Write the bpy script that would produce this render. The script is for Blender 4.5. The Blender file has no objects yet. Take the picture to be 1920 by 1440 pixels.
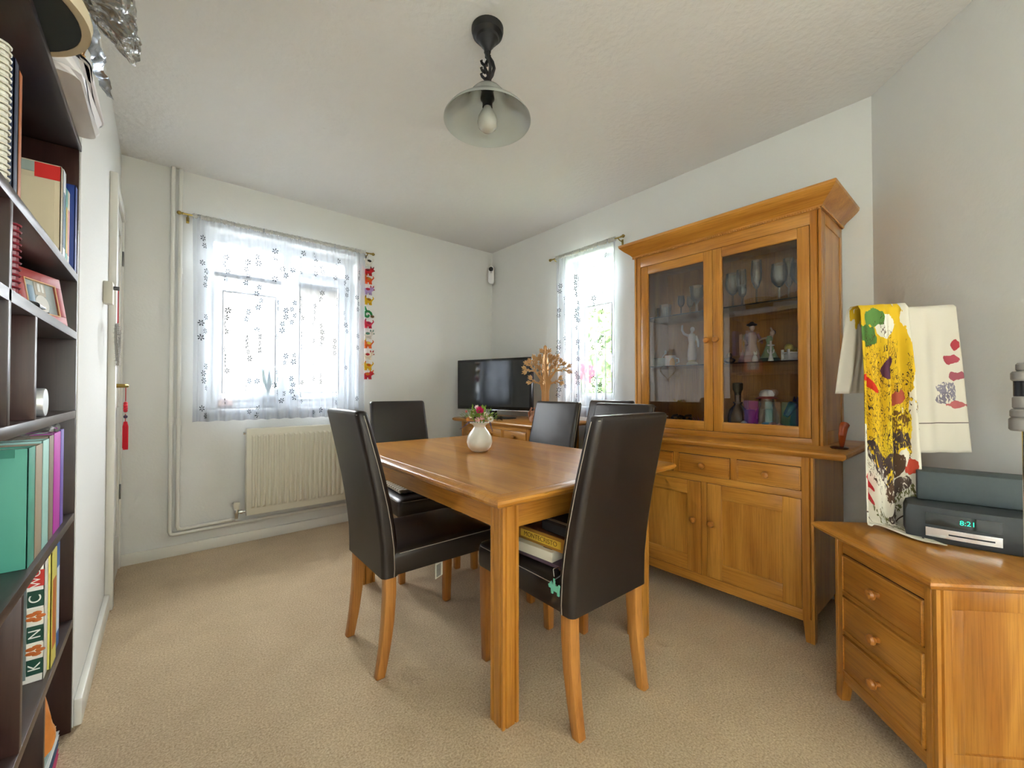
import bpy, bmesh, math, random
from mathutils import Vector, Matrix
random.seed(7)
R = math.radians
sc = bpy.context.scene
C = bpy.context.scene.collection

# ------------------------------------------------------------------ camera, world, light, exposure
cam_d = bpy.data.cameras.new('camera')
cam_d.sensor_width = 36.0
cam_d.lens = 774.2 / 1920 * 36.0
cam_d.clip_start = 0.02
cam = bpy.data.objects.new('camera', cam_d)
cam.location = (0, 0, 1.08)
cam.rotation_euler = (R(90.79), 0, R(-40.147))
C.objects.link(cam)
sc.camera = cam

world = bpy.data.worlds.new('overcast_sky')
world.use_nodes = True
sc.world = world
wn = world.node_tree.nodes
wn['Background'].inputs[0].default_value = (0.945, 0.972, 1.0, 1)
wn['Background'].inputs[1].default_value = 15.0


def portal(name, loc, rot, sx, sy):
    l = bpy.data.lights.new(name, 'AREA')
    l.shape = 'RECTANGLE'
    l.size = sx
    l.size_y = sy
    l.cycles.is_portal = True
    o = bpy.data.objects.new(name, l)
    o.location = loc
    o.rotation_euler = rot
    C.objects.link(o)


portal('daylight_portal_back', (0.72, 3.76, 1.56), (R(-90), 0, 0), 1.04, 1.26)
portal('daylight_portal_right', (2.95, 2.18, 1.56), (0, R(90), 0), 1.26, 0.50)
portal('fill_window_portal', (1.97, -1.55, 1.45), (0, R(90), 0), 1.50, 1.0)  # serves the invented window out of view, added for fill light

vs = sc.view_settings
vs.view_transform = 'Standard'
vs.look = 'None'
vs.exposure = 1.98
vs.gamma = 1.0
vs.use_curve_mapping = False
cy = sc.cycles
cy.max_bounces = 8
cy.diffuse_bounces = 4
cy.glossy_bounces = 4
cy.transmission_bounces = 8
cy.transparent_max_bounces = 16
cy.caustics_reflective = False
cy.caustics_refractive = False
cy.sample_clamp_indirect = 6.0
cy.use_denoising = True
cy.use_adaptive_sampling = True
cy.adaptive_threshold = 0.08
cy.adaptive_min_samples = 16


# ------------------------------------------------------------------ materials
def lin(h):
    h = h.lstrip('#')
    out = []
    for i in (0, 2, 4):
        c = int(h[i:i + 2], 16) / 255
        out.append(c / 12.92 if c <= 0.04045 else ((c + 0.055) / 1.055) ** 2.4)
    return out


MATS = {}


def newmat(name):
    m = bpy.data.materials.new(name)
    m.use_nodes = True
    nt = m.node_tree
    nt.nodes.clear()
    out = nt.nodes.new('ShaderNodeOutputMaterial')
    MATS[name] = m
    return m, nt, out


def node(nt, t, **kw):
    n = nt.nodes.new(t)
    for k, v in kw.items():
        if k.startswith('i_'):
            n.inputs[k[2:].replace('_', ' ')].default_value = v
        else:
            setattr(n, k, v)
    return n


def pbr(name, col, rough=0.5, metal=0.0, var=0.0, vscale=20.0, bump=0.0, bscale=80.0, coat=0.0, spec=0.5, bdist=0.002, detail=4.0, sheen=0.0):
    """plain principled material with optional noise colour variation and fine relief"""
    m, nt, out = newmat(name)
    c = lin(col) if isinstance(col, str) else list(col)
    b = node(nt, 'ShaderNodeBsdfPrincipled')
    b.inputs['Base Color'].default_value = c + [1]
    b.inputs['Roughness'].default_value = rough
    b.inputs['Metallic'].default_value = metal
    b.inputs['Specular IOR Level'].default_value = spec
    b.inputs['Coat Weight'].default_value = coat
    b.inputs['Sheen Weight'].default_value = sheen
    nt.links.new(b.outputs[0], out.inputs[0])
    tc = node(nt, 'ShaderNodeTexCoord')
    if var > 0:
        n = node(nt, 'ShaderNodeTexNoise')
        n.inputs['Scale'].default_value = vscale
        n.inputs['Detail'].default_value = detail
        nt.links.new(tc.outputs['Object'], n.inputs['Vector'])
        mx = node(nt, 'ShaderNodeMix', data_type='RGBA')
        mx.inputs[6].default_value = [max(0, x * (1 - var)) for x in c] + [1]
        mx.inputs[7].default_value = [min(1, x * (1 + var)) for x in c] + [1]
        nt.links.new(n.outputs['Fac'], mx.inputs[0])
        nt.links.new(mx.outputs[2], b.inputs['Base Color'])
    if bump > 0:
        n2 = node(nt, 'ShaderNodeTexNoise')
        n2.inputs['Scale'].default_value = bscale
        n2.inputs['Detail'].default_value = 5
        nt.links.new(tc.outputs['Object'], n2.inputs['Vector'])
        bp = node(nt, 'ShaderNodeBump')
        bp.inputs['Strength'].default_value = bump
        bp.inputs['Distance'].default_value = bdist
        nt.links.new(n2.outputs['Fac'], bp.inputs['Height'])
        nt.links.new(bp.outputs[0], b.inputs['Normal'])
    return m


def wood(name, axis, light, dark, rough=0.32, fine=0.55, coat=0.3):
    """grain runs along the given object axis"""
    m, nt, out = newmat(name)
    b = node(nt, 'ShaderNodeBsdfPrincipled')
    b.inputs['Roughness'].default_value = rough
    b.inputs['Coat Weight'].default_value = coat
    b.inputs['Coat Roughness'].default_value = 0.16
    nt.links.new(b.outputs[0], out.inputs[0])
    tc = node(nt, 'ShaderNodeTexCoord')

    def stretched(a, c, detail, rgh):
        mp = node(nt, 'ShaderNodeMapping')
        s = [c, c, c]
        s['xyz'.index(axis)] = a
        mp.inputs['Scale'].default_value = s
        nt.links.new(tc.outputs['Object'], mp.inputs['Vector'])
        n = node(nt, 'ShaderNodeTexNoise')
        n.inputs['Scale'].default_value = 1.0
        n.inputs['Detail'].default_value = detail
        n.inputs['Roughness'].default_value = rgh
        n.inputs['Distortion'].default_value = 0.6
        nt.links.new(mp.outputs[0], n.inputs['Vector'])
        return n

    g = stretched(1.3, 11.0, 4, 0.55)
    f = stretched(5.0, 190.0, 3, 0.6)
    ramp = node(nt, 'ShaderNodeValToRGB')
    ramp.color_ramp.elements[0].position = 0.3
    ramp.color_ramp.elements[0].color = lin(dark) + [1]
    ramp.color_ramp.elements[1].position = 0.66
    ramp.color_ramp.elements[1].color = lin(light) + [1]
    nt.links.new(g.outputs['Fac'], ramp.inputs[0])
    r2 = node(nt, 'ShaderNodeValToRGB')
    r2.color_ramp.elements[0].position = 0.35
    r2.color_ramp.elements[0].color = (0.62, 0.55, 0.45, 1)
    r2.color_ramp.elements[1].position = 0.55
    r2.color_ramp.elements[1].color = (1, 1, 1, 1)
    nt.links.new(f.outputs['Fac'], r2.inputs[0])
    mx = node(nt, 'ShaderNodeMix', data_type='RGBA', blend_type='MULTIPLY')
    mx.inputs[0].default_value = fine
    nt.links.new(ramp.outputs[0], mx.inputs[6])
    nt.links.new(r2.outputs[0], mx.inputs[7])
    nt.links.new(mx.outputs[2], b.inputs['Base Color'])
    bp = node(nt, 'ShaderNodeBump')
    bp.inputs['Strength'].default_value = 0.12
    bp.inputs['Distance'].default_value = 0.001
    nt.links.new(f.outputs['Fac'], bp.inputs['Height'])
    nt.links.new(bp.outputs[0], b.inputs['Normal'])
    return m


def sheer(name, col, transp, transl=0.5):
    m, nt, out = newmat(name)
    d = node(nt, 'ShaderNodeBsdfDiffuse')
    t = node(nt, 'ShaderNodeBsdfTranslucent')
    tr = node(nt, 'ShaderNodeBsdfTransparent')
    for n in (d, t):
        n.inputs['Color'].default_value = lin(col) + [1]
    a = node(nt, 'ShaderNodeMixShader')
    a.inputs[0].default_value = transl
    nt.links.new(d.outputs[0], a.inputs[1])
    nt.links.new(t.outputs[0], a.inputs[2])
    e = node(nt, 'ShaderNodeMixShader')
    e.inputs[0].default_value = 1 - transp
    nt.links.new(tr.outputs[0], e.inputs[1])
    nt.links.new(a.outputs[0], e.inputs[2])
    nt.links.new(e.outputs[0], out.inputs[0])
    return m


def thin_glass(name, tint, blend=0.12, rough=0.0, gain=1.0, milky=0.0):
    """clear thin glass: transparent with a Fresnel-weighted gloss (and a little milkiness for cloudy glass and for painted-in brightness)"""
    m, nt, out = newmat(name)
    tr = node(nt, 'ShaderNodeBsdfTransparent')
    tr.inputs['Color'].default_value = list(tint) + [1]
    gl = node(nt, 'ShaderNodeBsdfGlossy')
    gl.inputs['Roughness'].default_value = rough
    lw = node(nt, 'ShaderNodeLayerWeight')
    lw.inputs['Blend'].default_value = blend
    ml = node(nt, 'ShaderNodeMath', operation='MULTIPLY', use_clamp=True)
    ml.inputs[1].default_value = gain
    nt.links.new(lw.outputs['Fresnel'], ml.inputs[0])
    base = tr
    if milky:
        dd = node(nt, 'ShaderNodeBsdfDiffuse')
        dd.inputs['Color'].default_value = (0.85, 0.88, 0.85, 1)
        tl = node(nt, 'ShaderNodeBsdfTranslucent')
        tl.inputs['Color'].default_value = (0.85, 0.88, 0.85, 1)
        q = node(nt, 'ShaderNodeMixShader')
        q.inputs[0].default_value = 0.5
        nt.links.new(dd.outputs[0], q.inputs[1])
        nt.links.new(tl.outputs[0], q.inputs[2])
        base = node(nt, 'ShaderNodeMixShader')
        base.inputs[0].default_value = milky
        nt.links.new(tr.outputs[0], base.inputs[1])
        nt.links.new(q.outputs[0], base.inputs[2])
    mx = node(nt, 'ShaderNodeMixShader')
    nt.links.new(ml.outputs[0], mx.inputs[0])
    nt.links.new(base.outputs[0], mx.inputs[1])
    nt.links.new(gl.outputs[0], mx.inputs[2])
    nt.links.new(mx.outputs[0], out.inputs[0])
    return m


OAK_L, OAK_D = '#D39540', '#B06F24'
for ax in 'xyz':
    wood('oak_' + ax, ax, OAK_L, OAK_D)
    wood('leg_oak_' + ax, ax, '#C98A43', '#A86526', rough=0.38)
    wood('dark_wood_' + ax, ax, '#3A211B', '#22120F', rough=0.34, coat=0.1)
wood('plywood', 'z', '#D9AE78', '#C9985E', rough=0.6, coat=0.0, fine=0.2)

# carpet: short beige pile
m, nt, out = newmat('carpet')
b = node(nt, 'ShaderNodeBsdfPrincipled')
b.inputs['Roughness'].default_value = 0.95
b.inputs['Specular IOR Level'].default_value = 0.1
b.inputs['Sheen Weight'].default_value = 0.3
nt.links.new(b.outputs[0], out.inputs[0])
tc = node(nt, 'ShaderNodeTexCoord')
n1 = node(nt, 'ShaderNodeTexNoise')
n1.inputs['Scale'].default_value = 150
n1.inputs['Detail'].default_value = 6
n1.inputs['Roughness'].default_value = 0.7
n2 = node(nt, 'ShaderNodeTexNoise')
n2.inputs['Scale'].default_value = 7
n2.inputs['Detail'].default_value = 3
for n in (n1, n2):
    nt.links.new(tc.outputs['Object'], n.inputs['Vector'])
rp = node(nt, 'ShaderNodeValToRGB')
rp.color_ramp.elements[0].position = 0.34
rp.color_ramp.elements[0].color = lin('#BD9A70') + [1]
rp.color_ramp.elements[1].position = 0.66
rp.color_ramp.elements[1].color = lin('#F3DEBA') + [1]
nt.links.new(n1.outputs['Fac'], rp.inputs[0])
mx = node(nt, 'ShaderNodeMix', data_type='RGBA', blend_type='MULTIPLY')
mx.inputs[0].default_value = 0.35
r2 = node(nt, 'ShaderNodeValToRGB')
r2.color_ramp.elements[0].position = 0.3
r2.color_ramp.elements[0].color = (0.72, 0.68, 0.62, 1)
r2.color_ramp.elements[1].position = 0.7
nt.links.new(n2.outputs['Fac'], r2.inputs[0])
nt.links.new(rp.outputs[0], mx.inputs[6])
nt.links.new(r2.outputs[0], mx.inputs[7])
nt.links.new(mx.outputs[2], b.inputs['Base Color'])
bp = node(nt, 'ShaderNodeBump')
bp.inputs['Strength'].default_value = 0.8
bp.inputs['Distance'].default_value = 0.006
nt.links.new(n1.outputs['Fac'], bp.inputs['Height'])
nt.links.new(bp.outputs[0], b.inputs['Normal'])

pbr('wall_paint', '#EAEAE6', 0.85, var=0.02, vscale=3, bump=0.25, bscale=70, bdist=0.003)
pbr('ceiling_paint', '#E8E7E4', 0.9, var=0.02, vscale=2, bump=0.55, bscale=38, bdist=0.006)
pbr('gloss_white', '#EDEBE3', 0.35)
pbr('upvc', '#F4F6F6', 0.3)
pbr('cream_enamel', '#E6E1CF', 0.35)
pbr('leather', '#261F1C', 0.36, var=0.15, vscale=40, bump=0.15, bscale=260, bdist=0.0008, spec=0.55)
pbr('stitch', '#B9B0A2', 0.8)
pbr('brass', '#A08B4C', 0.3, metal=1.0)
pbr('chrome', '#D8D8D8', 0.18, metal=1.0)
pbr('steel_dark', '#6B6B6B', 0.35, metal=1.0)
pbr('black_iron', '#1C1C1E', 0.5)
pbr('black_plastic', '#141416', 0.25)
pbr('black_matte', '#101011', 0.7)
pbr('screen', '#0B0F12', 0.08, spec=0.9)
pbr('graphite', '#3A3F42', 0.55, var=0.1, vscale=60)
pbr('white_plastic', '#E9E9E6', 0.35)
pbr('white_ceramic', '#F1EEE6', 0.12, coat=0.5)
pbr('knob_wood', '#B5742F', 0.3, coat=0.3)
pbr('gap_shade', '#4A2A10', 0.7)  # dark strips behind drawers and doors: shade of the gaps as colour
sheer('sheer_curtain', '#D2D8E1', 0.40, 0.02)
pbr('embroidery', '#2E3538', 0.9)
thin_glass('pane_glass', (0.97, 0.98, 0.98), 0.12, gain=0.9)
thin_glass('cabinet_glass', (0.97, 0.97, 0.97), 0.35, gain=1.8)
thin_glass('glassware', (0.95, 0.96, 0.96), 0.3, gain=1.8, milky=0.16)  # milkiness paints in brightness that these clear glasses lack inside the dim cabinet
thin_glass('shade_glass', (0.85, 0.9, 0.86), 0.2, rough=0.08, milky=0.72)
pbr('bulb_glass', '#C2C1B8', 0.12)
pbr('paper', '#EDE9DE', 0.8)


def M(col, rough=0.6, **k):
    key = f'{col}_{rough}_{sorted(k.items())}'
    if key not in MATS:
        m = pbr('colour_' + col.strip('#').lower() + '_%d' % (rough * 100), col, rough, **k)
        MATS[key] = m
    return MATS[key]


# ------------------------------------------------------------------ mesh helpers
class MB:
    def __init__(self):
        self.v, self.f = [], []

    def add(self, v, f, mat=None):
        o = len(self.v)
        if mat is not None:
            v = [mat @ Vector(p) for p in v]
        self.v += [tuple(p) for p in v]
        self.f += [tuple(i + o for i in q) for q in f]
        return self

    def bm(self, bm, mat=None):
        bm.verts.index_update()
        self.add([v.co.copy() for v in bm.verts], [[v.index for v in f.verts] for f in bm.faces], mat)
        bm.free()
        return self

    def box(self, x0, y0, z0, x1, y1, z1, b=0.0, seg=2, mat=None):
        x0, x1 = min(x0, x1), max(x0, x1)
        y0, y1 = min(y0, y1), max(y0, y1)
        z0, z1 = min(z0, z1), max(z0, z1)
        v = [(x, y, z) for z in (z0, z1) for y in (y0, y1) for x in (x0, x1)]
        f = [(0, 2, 3, 1), (4, 5, 7, 6), (0, 1, 5, 4), (2, 6, 7, 3), (0, 4, 6, 2), (1, 3, 7, 5)]
        if b <= 0:
            return self.add(v, f, mat)
        bm = bmesh.new()
        vs_ = [bm.verts.new(p) for p in v]
        for q in f:
            bm.faces.new([vs_[i] for i in q])
        b = min(b, 0.49 * min(x1 - x0, y1 - y0, z1 - z0))
        bmesh.ops.bevel(bm, geom=bm.edges[:], offset=b, segments=seg, affect='EDGES', profile=0.5)
        return self.bm(bm, mat)

    def loft(self, rings, cap0=True, cap1=True, closed=True, mat=None):
        n = len(rings[0])
        v = [p for r in rings for p in r]
        f = []
        for i in range(len(rings) - 1):
            for j in range(n if closed else n - 1):
                k = (j + 1) % n
                f.append((i * n + j, i * n + k, (i + 1) * n + k, (i + 1) * n + j))
        if cap0:
            f.append(tuple(reversed(range(n))))
        if cap1:
            f.append(tuple(range((len(rings) - 1) * n, len(rings) * n)))
        return self.add(v, f, mat)

    def lathe(self, prof, n=24, c=(0, 0, 0), mat=None, cap0=True, cap1=True, sx=1.0, sy=1.0):
        rings = []
        for r, z in prof:
            r = max(r, 1e-4)
            rings.append([(c[0] + sx * r * math.cos(2 * math.pi * k / n), c[1] + sy * r * math.sin(2 * math.pi * k / n), c[2] + z) for k in range(n)])
        return self.loft(rings, cap0, cap1, mat=mat)

    def tube(self, pts, r, n=8, mat=None, caps=True):
        pts = [Vector(p) for p in pts]
        rs = r if isinstance(r, (list, tuple)) else [r] * len(pts)
        rings = []
        up = None
        for i, p in enumerate(pts):
            a = pts[max(i - 1, 0)]
            q = pts[min(i + 1, len(pts) - 1)]
            t = (q - a)
            if t.length < 1e-9:
                t = Vector((0, 0, 1))
            t.normalize()
            if up is None:
                up = Vector((0, 0, 1)) if abs(t.z) < 0.9 else Vector((1, 0, 0))
            s = t.cross(up)
            if s.length < 1e-6:
                s = t.orthogonal()
            s.normalize()
            up = s.cross(t).normalized()
            rings.append([p + rs[i] * (math.cos(2 * math.pi * k / n) * s + math.sin(2 * math.pi * k / n) * up) for k in range(n)])
        return self.loft(rings, caps, caps, mat=mat)

    def sphere(self, c, r, n=12, m=8, mat=None):
        rx, ry, rz = r if isinstance(r, (list, tuple)) else (r, r, r)
        prof = []
        rings = []
        for i in range(m + 1):
            a = -math.pi / 2 + math.pi * i / m
            cr = max(math.cos(a), 0.01)
            rings.append([(c[0] + rx * cr * math.cos(2 * math.pi * k / n), c[1] + ry * cr * math.sin(2 * math.pi * k / n), c[2] + rz * math.sin(a)) for k in range(n)])
        return self.loft(rings, mat=mat)

    def prism(self, poly, h, mat=None):
        """polygon in xy extruded from z=0 to z=h"""
        a = [(x, y, 0) for x, y in poly]
        b = [(x, y, h) for x, y in poly]
        return self.loft([a, b], mat=mat)

    def build(self, name, material, parent=None, smooth=35.0):
        me = bpy.data.meshes.new(name)
        me.from_pydata(self.v, [], self.f)
        me.update()
        bm = bmesh.new()
        bm.from_mesh(me)
        bmesh.ops.recalc_face_normals(bm, faces=bm.faces[:])
        bm.to_mesh(me)
        bm.free()
        if smooth:
            me.shade_smooth()
            me.set_sharp_from_angle(angle=R(smooth))
        me.materials.append(MATS[material] if isinstance(material, str) else material)
        o = bpy.data.objects.new(name, me)
        C.objects.link(o)
        if parent:
            o.parent = parent
        return o


def T(x=0, y=0, z=0, rx=0, ry=0, rz=0, s=1.0):
    return Matrix.Translation((x, y, z)) @ Matrix.Rotation(R(rz), 4, 'Z') @ Matrix.Rotation(R(ry), 4, 'Y') @ Matrix.Rotation(R(rx), 4, 'X') @ Matrix.Scale(s, 4)


def tag(o, label, cat, group=None):
    o['label'] = label
    o['category'] = cat
    if group:
        o['group'] = group
    return o


def thing(name, label, cat, loc=(0, 0, 0), rz=0, group=None):
    o = bpy.data.objects.new(name, None)
    o.empty_display_size = 0.05
    C.objects.link(o)
    o.location = loc
    o.rotation_euler = (0, 0, R(rz))
    return tag(o, label, cat, group)


def struct(o, label=None):
    o['kind'] = 'structure'
    if label:
        o['label'] = label
    return o


def sempty(name, loc=(0, 0, 0)):
    o = bpy.data.objects.new(name, None)
    C.objects.link(o)
    o.location = loc
    return struct(o)


def copy_tree(o, parent=None):
    c = o.copy()
    C.objects.link(c)
    c.parent = parent
    for ch in list(o.children):
        copy_tree(ch, c)
    return c


def text(body, size, mat4, material, parent, name='lettering', depth=0.0006, align='CENTER', sx=1.0):
    cu = bpy.data.curves.new('t', 'FONT')
    cu.body = body
    cu.size = size
    cu.extrude = depth
    cu.align_x = align
    cu.align_y = 'CENTER'
    o = bpy.data.objects.new('t', cu)
    C.objects.link(o)
    dg = bpy.context.evaluated_depsgraph_get()
    me = bpy.data.meshes.new_from_object(o.evaluated_get(dg))
    bpy.data.objects.remove(o)
    me.transform(mat4 @ Matrix.Diagonal((sx, 1, 1, 1)))
    me.materials.clear()
    me.materials.append(MATS[material] if isinstance(material, str) else material)
    r = bpy.data.objects.new(name, me)
    C.objects.link(r)
    r.parent = parent
    return r


def rrect(w, d, r, n=4, cx=0.0, cy_=0.0, z=0.0):
    pts = []
    for sx, sy, a0 in ((1, 1, 0), (-1, 1, 90), (-1, -1, 180), (1, -1, 270)):
        for k in range(n + 1):
            a = R(a0 + 90 * k / n)
            pts.append((cx + sx * (w / 2 - r) + r * math.cos(a), cy_ + sy * (d / 2 - r) + r * math.sin(a), z))
    return pts


# ------------------------------------------------------------------ room shell
XL, XR, YB, ZC = -0.212, 2.66, 3.485, 2.531
WT = 0.28
YF = -2.25          # rear wall behind the camera
DX, DY = 1.70, -0.50   # end of the diagonal wall
struct(MB().box(XL - 0.6, YF - 0.1, -0.08, XR + 0.3, YB + 0.3, 0).build('floor', 'carpet', smooth=0))
struct(MB().box(XL - 0.6, YF - 0.3, ZC, XR + 0.3, YB + 0.3, ZC + 0.1).build('ceiling', 'ceiling_paint', smooth=0))
# back wall with window opening
W1 = (0.21, 1.235, 0.945, 2.20)
mb = MB()
mb.box(XL - 0.3, YB, 0, W1[0], YB + WT, ZC).box(W1[1], YB, 0, XR + 0.3, YB + WT, ZC)
mb.box(W1[0], YB, 0, W1[1], YB + WT, W1[2]).box(W1[0], YB, W1[3], W1[1], YB + WT, ZC)
struct(mb.build('wall_back', 'wall_paint', smooth=0))
# right wall with window opening
W2 = (1.93, 2.43, 0.945, 2.20)
mb = MB()
mb.box(XR, 0.33, 0, XR + WT, W2[0], ZC).box(XR, W2[1], 0, XR + WT, YB, ZC)
mb.box(XR, W2[0], 0, XR + WT, W2[1], W2[2]).box(XR, W2[0], W2[3], XR + WT, W2[1], ZC)
struct(mb.build('wall_right', 'wall_paint', smooth=0))
# diagonal wall
mb = MB().prism([(XR, 0.40), (DX, DY), (DX + 0.25, DY - 0.1), (XR + 0.25, 0.30)], ZC)
struct(mb.build('wall_diagonal', 'wall_paint', smooth=0))
FILL_W = (-2.05, -1.05, 0.70, 2.20)  # opening for an invented window, there only to let in fill light
mb = MB()
mb.box(DX, YF, 0, DX + 0.25, FILL_W[0], ZC).box(DX, FILL_W[1], 0, DX + 0.25, DY + 0.02, ZC)
mb.box(DX, FILL_W[0], 0, DX + 0.25, FILL_W[1], FILL_W[2]).box(DX, FILL_W[0], FILL_W[3], DX + 0.25, FILL_W[1], ZC)
struct(mb.build('wall_side', 'wall_paint', smooth=0))
struct(MB().box(XL - 0.1, YF - 0.2, 0, DX + 0.25, YF, ZC).build('wall_rear', 'wall_paint', smooth=0))
# left wall: alcove for the bookcase, door opening near the corner
AL0, AL1 = 0.74, 1.925
D0, D1, DZ = 2.875, 3.44, 2.10
mb = MB()
mb.box(XL - 0.45, YF, 0, XL, AL0, ZC).box(XL - 0.45, AL0, 0, XL - 0.33, AL1, ZC)
mb.box(XL - 0.45, AL1, 0, XL, D0, ZC).box(XL - 0.45, D0, DZ, XL, D1, ZC).box(XL - 0.45, D1, 0, XL, YB, ZC)
mb.box(XL - 0.45, D0, 0, XL - 0.1, D1, DZ)
struct(mb.build('wall_left', 'wall_paint', smooth=0))
# skirting
mb = MB().box(XL, YB - 0.018, 0, XR, YB, 0.07, 0.004)
struct(mb.build('baseboard_back', 'gloss_white'))
struct(MB().box(XL, AL1 + 0.0, 0, XL + 0.02, 2.81, 0.085, 0.004).build('baseboard_left', 'gloss_white'))
struct(MB().box(XR - 0.018, 0.42, 0, XR, YB - 0.018, 0.07, 0.004).build('baseboard_right', 'gloss_white'))
mb = MB()
u = Vector((DX - XR, DY - 0.40, 0)).normalized()
nrm = Vector((u.y, -u.x, 0))
if nrm.x > 0:
    nrm = -nrm
p0, p1 = Vector((XR, 0.40, 0)), Vector((DX, DY, 0))
mb.prism([(p0.x, p0.y), (p1.x, p1.y), (p1.x + nrm.x * 0.018, p1.y + nrm.y * 0.018), (p0.x + nrm.x * 0.018, p0.y + nrm.y * 0.018)], 0.07)
struct(mb.build('baseboard_diagonal', 'gloss_white'))


def window(name, wx0, wx1, wz0, wz1, place, split, casement):
    """uPVC window in local coords: x along the wall, y outwards, frame 60 mm, built in a 0..w x 0..h opening"""
    w, h = wx1 - wx0, wz1 - wz0
    root = sempty(name)
    root.matrix_world = place
    fr = 0.055
    mb = MB()
    mb.box(0, 0, 0, fr, 0.06, h, 0.004).box(w - fr, 0, 0, w, 0.06, h, 0.004)
    mb.box(fr, 0, 0, w - fr, 0.06, fr, 0.004).box(fr, 0, h - fr, w - fr, 0.06, h, 0.004)
    if split:
        mb.box(split - 0.03, 0, fr, split + 0.03, 0.06, h - fr, 0.004)
    mb.build('window_frame', 'upvc', root)
    gx = [(fr, split - 0.03), (split + 0.03, w - fr)] if split else [(fr, w - fr)]
    for i, (a, b) in enumerate(gx):
        if i in casement:
            s = MB()
            top = h - fr - casement[i]
            s.box(a, -0.018, fr, a + 0.05, 0.03, top, 0.004).box(b - 0.05, -0.018, fr, b, 0.03, top, 0.004)
            s.box(a + 0.05, -0.018, fr, b - 0.05, 0.03, fr + 0.05, 0.004).box(a + 0.05, -0.018, top - 0.05, b - 0.05, 0.03, top, 0.004)
            so = s.build('sash', 'upvc', root)
            k = MB()
            k.box(a + 0.052, -0.019, fr + 0.052, a + 0.058, -0.012, top - 0.052).box(b - 0.058, -0.019, fr + 0.052, b - 0.052, -0.012, top - 0.052)
            k.box(a + 0.058, -0.019, top - 0.058, b - 0.058, -0.012, top - 0.052).box(a + 0.058, -0.019, fr + 0.052, b - 0.058, -0.012, fr + 0.058)
            k.build('glazing_seal', 'black_matte', so)
            MB().box(a + 0.05, 0.0, fr + 0.05, b - 0.05, 0.006, top - 0.05).build('pane', 'pane_glass', root, smooth=0)
            if casement[i] > 0.08:
                MB().box(a, 0, top, b, 0.055, top + 0.05, 0.004).build('transom', 'upvc', root)
                MB().box(a, 0.02, top + 0.05, b, 0.026, h - fr).build('pane', 'pane_glass', root, smooth=0)
            hd = MB().box(b - 0.04, -0.05, fr + 0.3, b - 0.015, -0.018, fr + 0.36, 0.004).box(b - 0.036, -0.06, fr + 0.22, b - 0.02, -0.045, fr + 0.36, 0.004)
            hd.build('window_handle', 'upvc', so)
        else:
            MB().box(a, 0.02, fr, b, 0.026, h - fr).build('pane', 'pane_glass', root, smooth=0)
    MB().box(-0.0, -0.16, -0.03, w, 0.0, 0.0, 0.006).build('window_sill', 'gloss_white', root)
    return root


window('window_1', *W1, T(W1[0], YB + 0.14, W1[2]), 0.53, {0: 0.30, 1: 0.16})
window('window_2', *W2, T(XR + 0.14, W2[1], W2[2], rz=-90), 0, {0: 0.30})
fill_win = window('added_fill_window', *FILL_W, T(DX + 0.12, FILL_W[1], FILL_W[2], rz=-90), 0, {})  # invented window behind the camera, added to brighten the room

# door in the left wall: four-panel leaf, frame, hinges, brass handle
dr = sempty('door_1')
x0 = XL + 0.012
mb = MB().box(XL - 0.03, D0, 0.008, x0 - 0.012, D1, DZ - 0.004)
st = 0.085
for a, b in ((D0, D0 + st), (D1 - st, D1), ((D0 + D1) / 2 - 0.035, (D0 + D1) / 2 + 0.035)):
    mb.box(x0 - 0.012, a, 0.008, x0, b, DZ - 0.004, 0.003)
for a, b in ((0.008, 0.22), (0.80, 0.98), (DZ - 0.11, DZ - 0.004)):
    mb.box(x0 - 0.012, D0 + st, a, x0, D1 - st, b, 0.003)
mb.build('door_leaf', 'gloss_white', dr)
for ya, yb in ((D0 + st, (D0 + D1) / 2 - 0.035), ((D0 + D1) / 2 + 0.035, D1 - st)):
    for za, zb in ((0.22, 0.80), (0.98, DZ - 0.11)):
        MB().box(x0 - 0.012, ya + 0.025, za + 0.025, x0 - 0.004, yb - 0.025, zb - 0.025, 0.006).build('door_panel', 'gloss_white', dr)
hd = MB().box(x0, D0 + 0.025, 0.99, x0 + 0.006, D0 + 0.06, 1.16, 0.003)
plate = hd.build('handle_plate', 'brass', dr)
MB().tube([(x0, D0 + 0.043, 1.10), (x0 + 0.045, D0 + 0.043, 1.10), (x0 + 0.052, D0 + 0.055, 1.10), (x0 + 0.05, D0 + 0.14, 1.098)], [0.011, 0.010, 0.010, 0.008], 10).build('handle_lever', 'brass', plate)
for z in (0.42, 1.83):
    MB().box(x0, D1 - 0.006, z, x0 + 0.008, D1 + 0.008, z + 0.09, 0.002).build('hinge', 'steel_dark', dr)
tr_ = MB().box(XL, D0 - 0.055, 0, XL + 0.03, D0, DZ + 0.06, 0.004).box(XL, D1, 0, XL + 0.02, D1 + 0.03, DZ + 0.06, 0.004).box(XL, D0, DZ, XL + 0.025, D1, DZ + 0.06, 0.004)
struct(tr_.build('trim_1', 'gloss_white'))


# ------------------------------------------------------------------ furniture helpers
def knob(mb, x, y, z, r=0.017, axis='x-'):
    """turned wooden knob pointing along -x in local coords"""
    prof = [(r * 0.55, 0), (r * 0.5, 0.010), (r * 0.95, 0.016), (r, 0.022), (r * 0.8, 0.029), (r * 0.3, 0.032)]
    rot = {'x-': T(x, y, z, ry=-90), 'y-': T(x, y, z, rx=90)}[axis]
    return mb.lathe(prof, 14, mat=rot)


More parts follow.
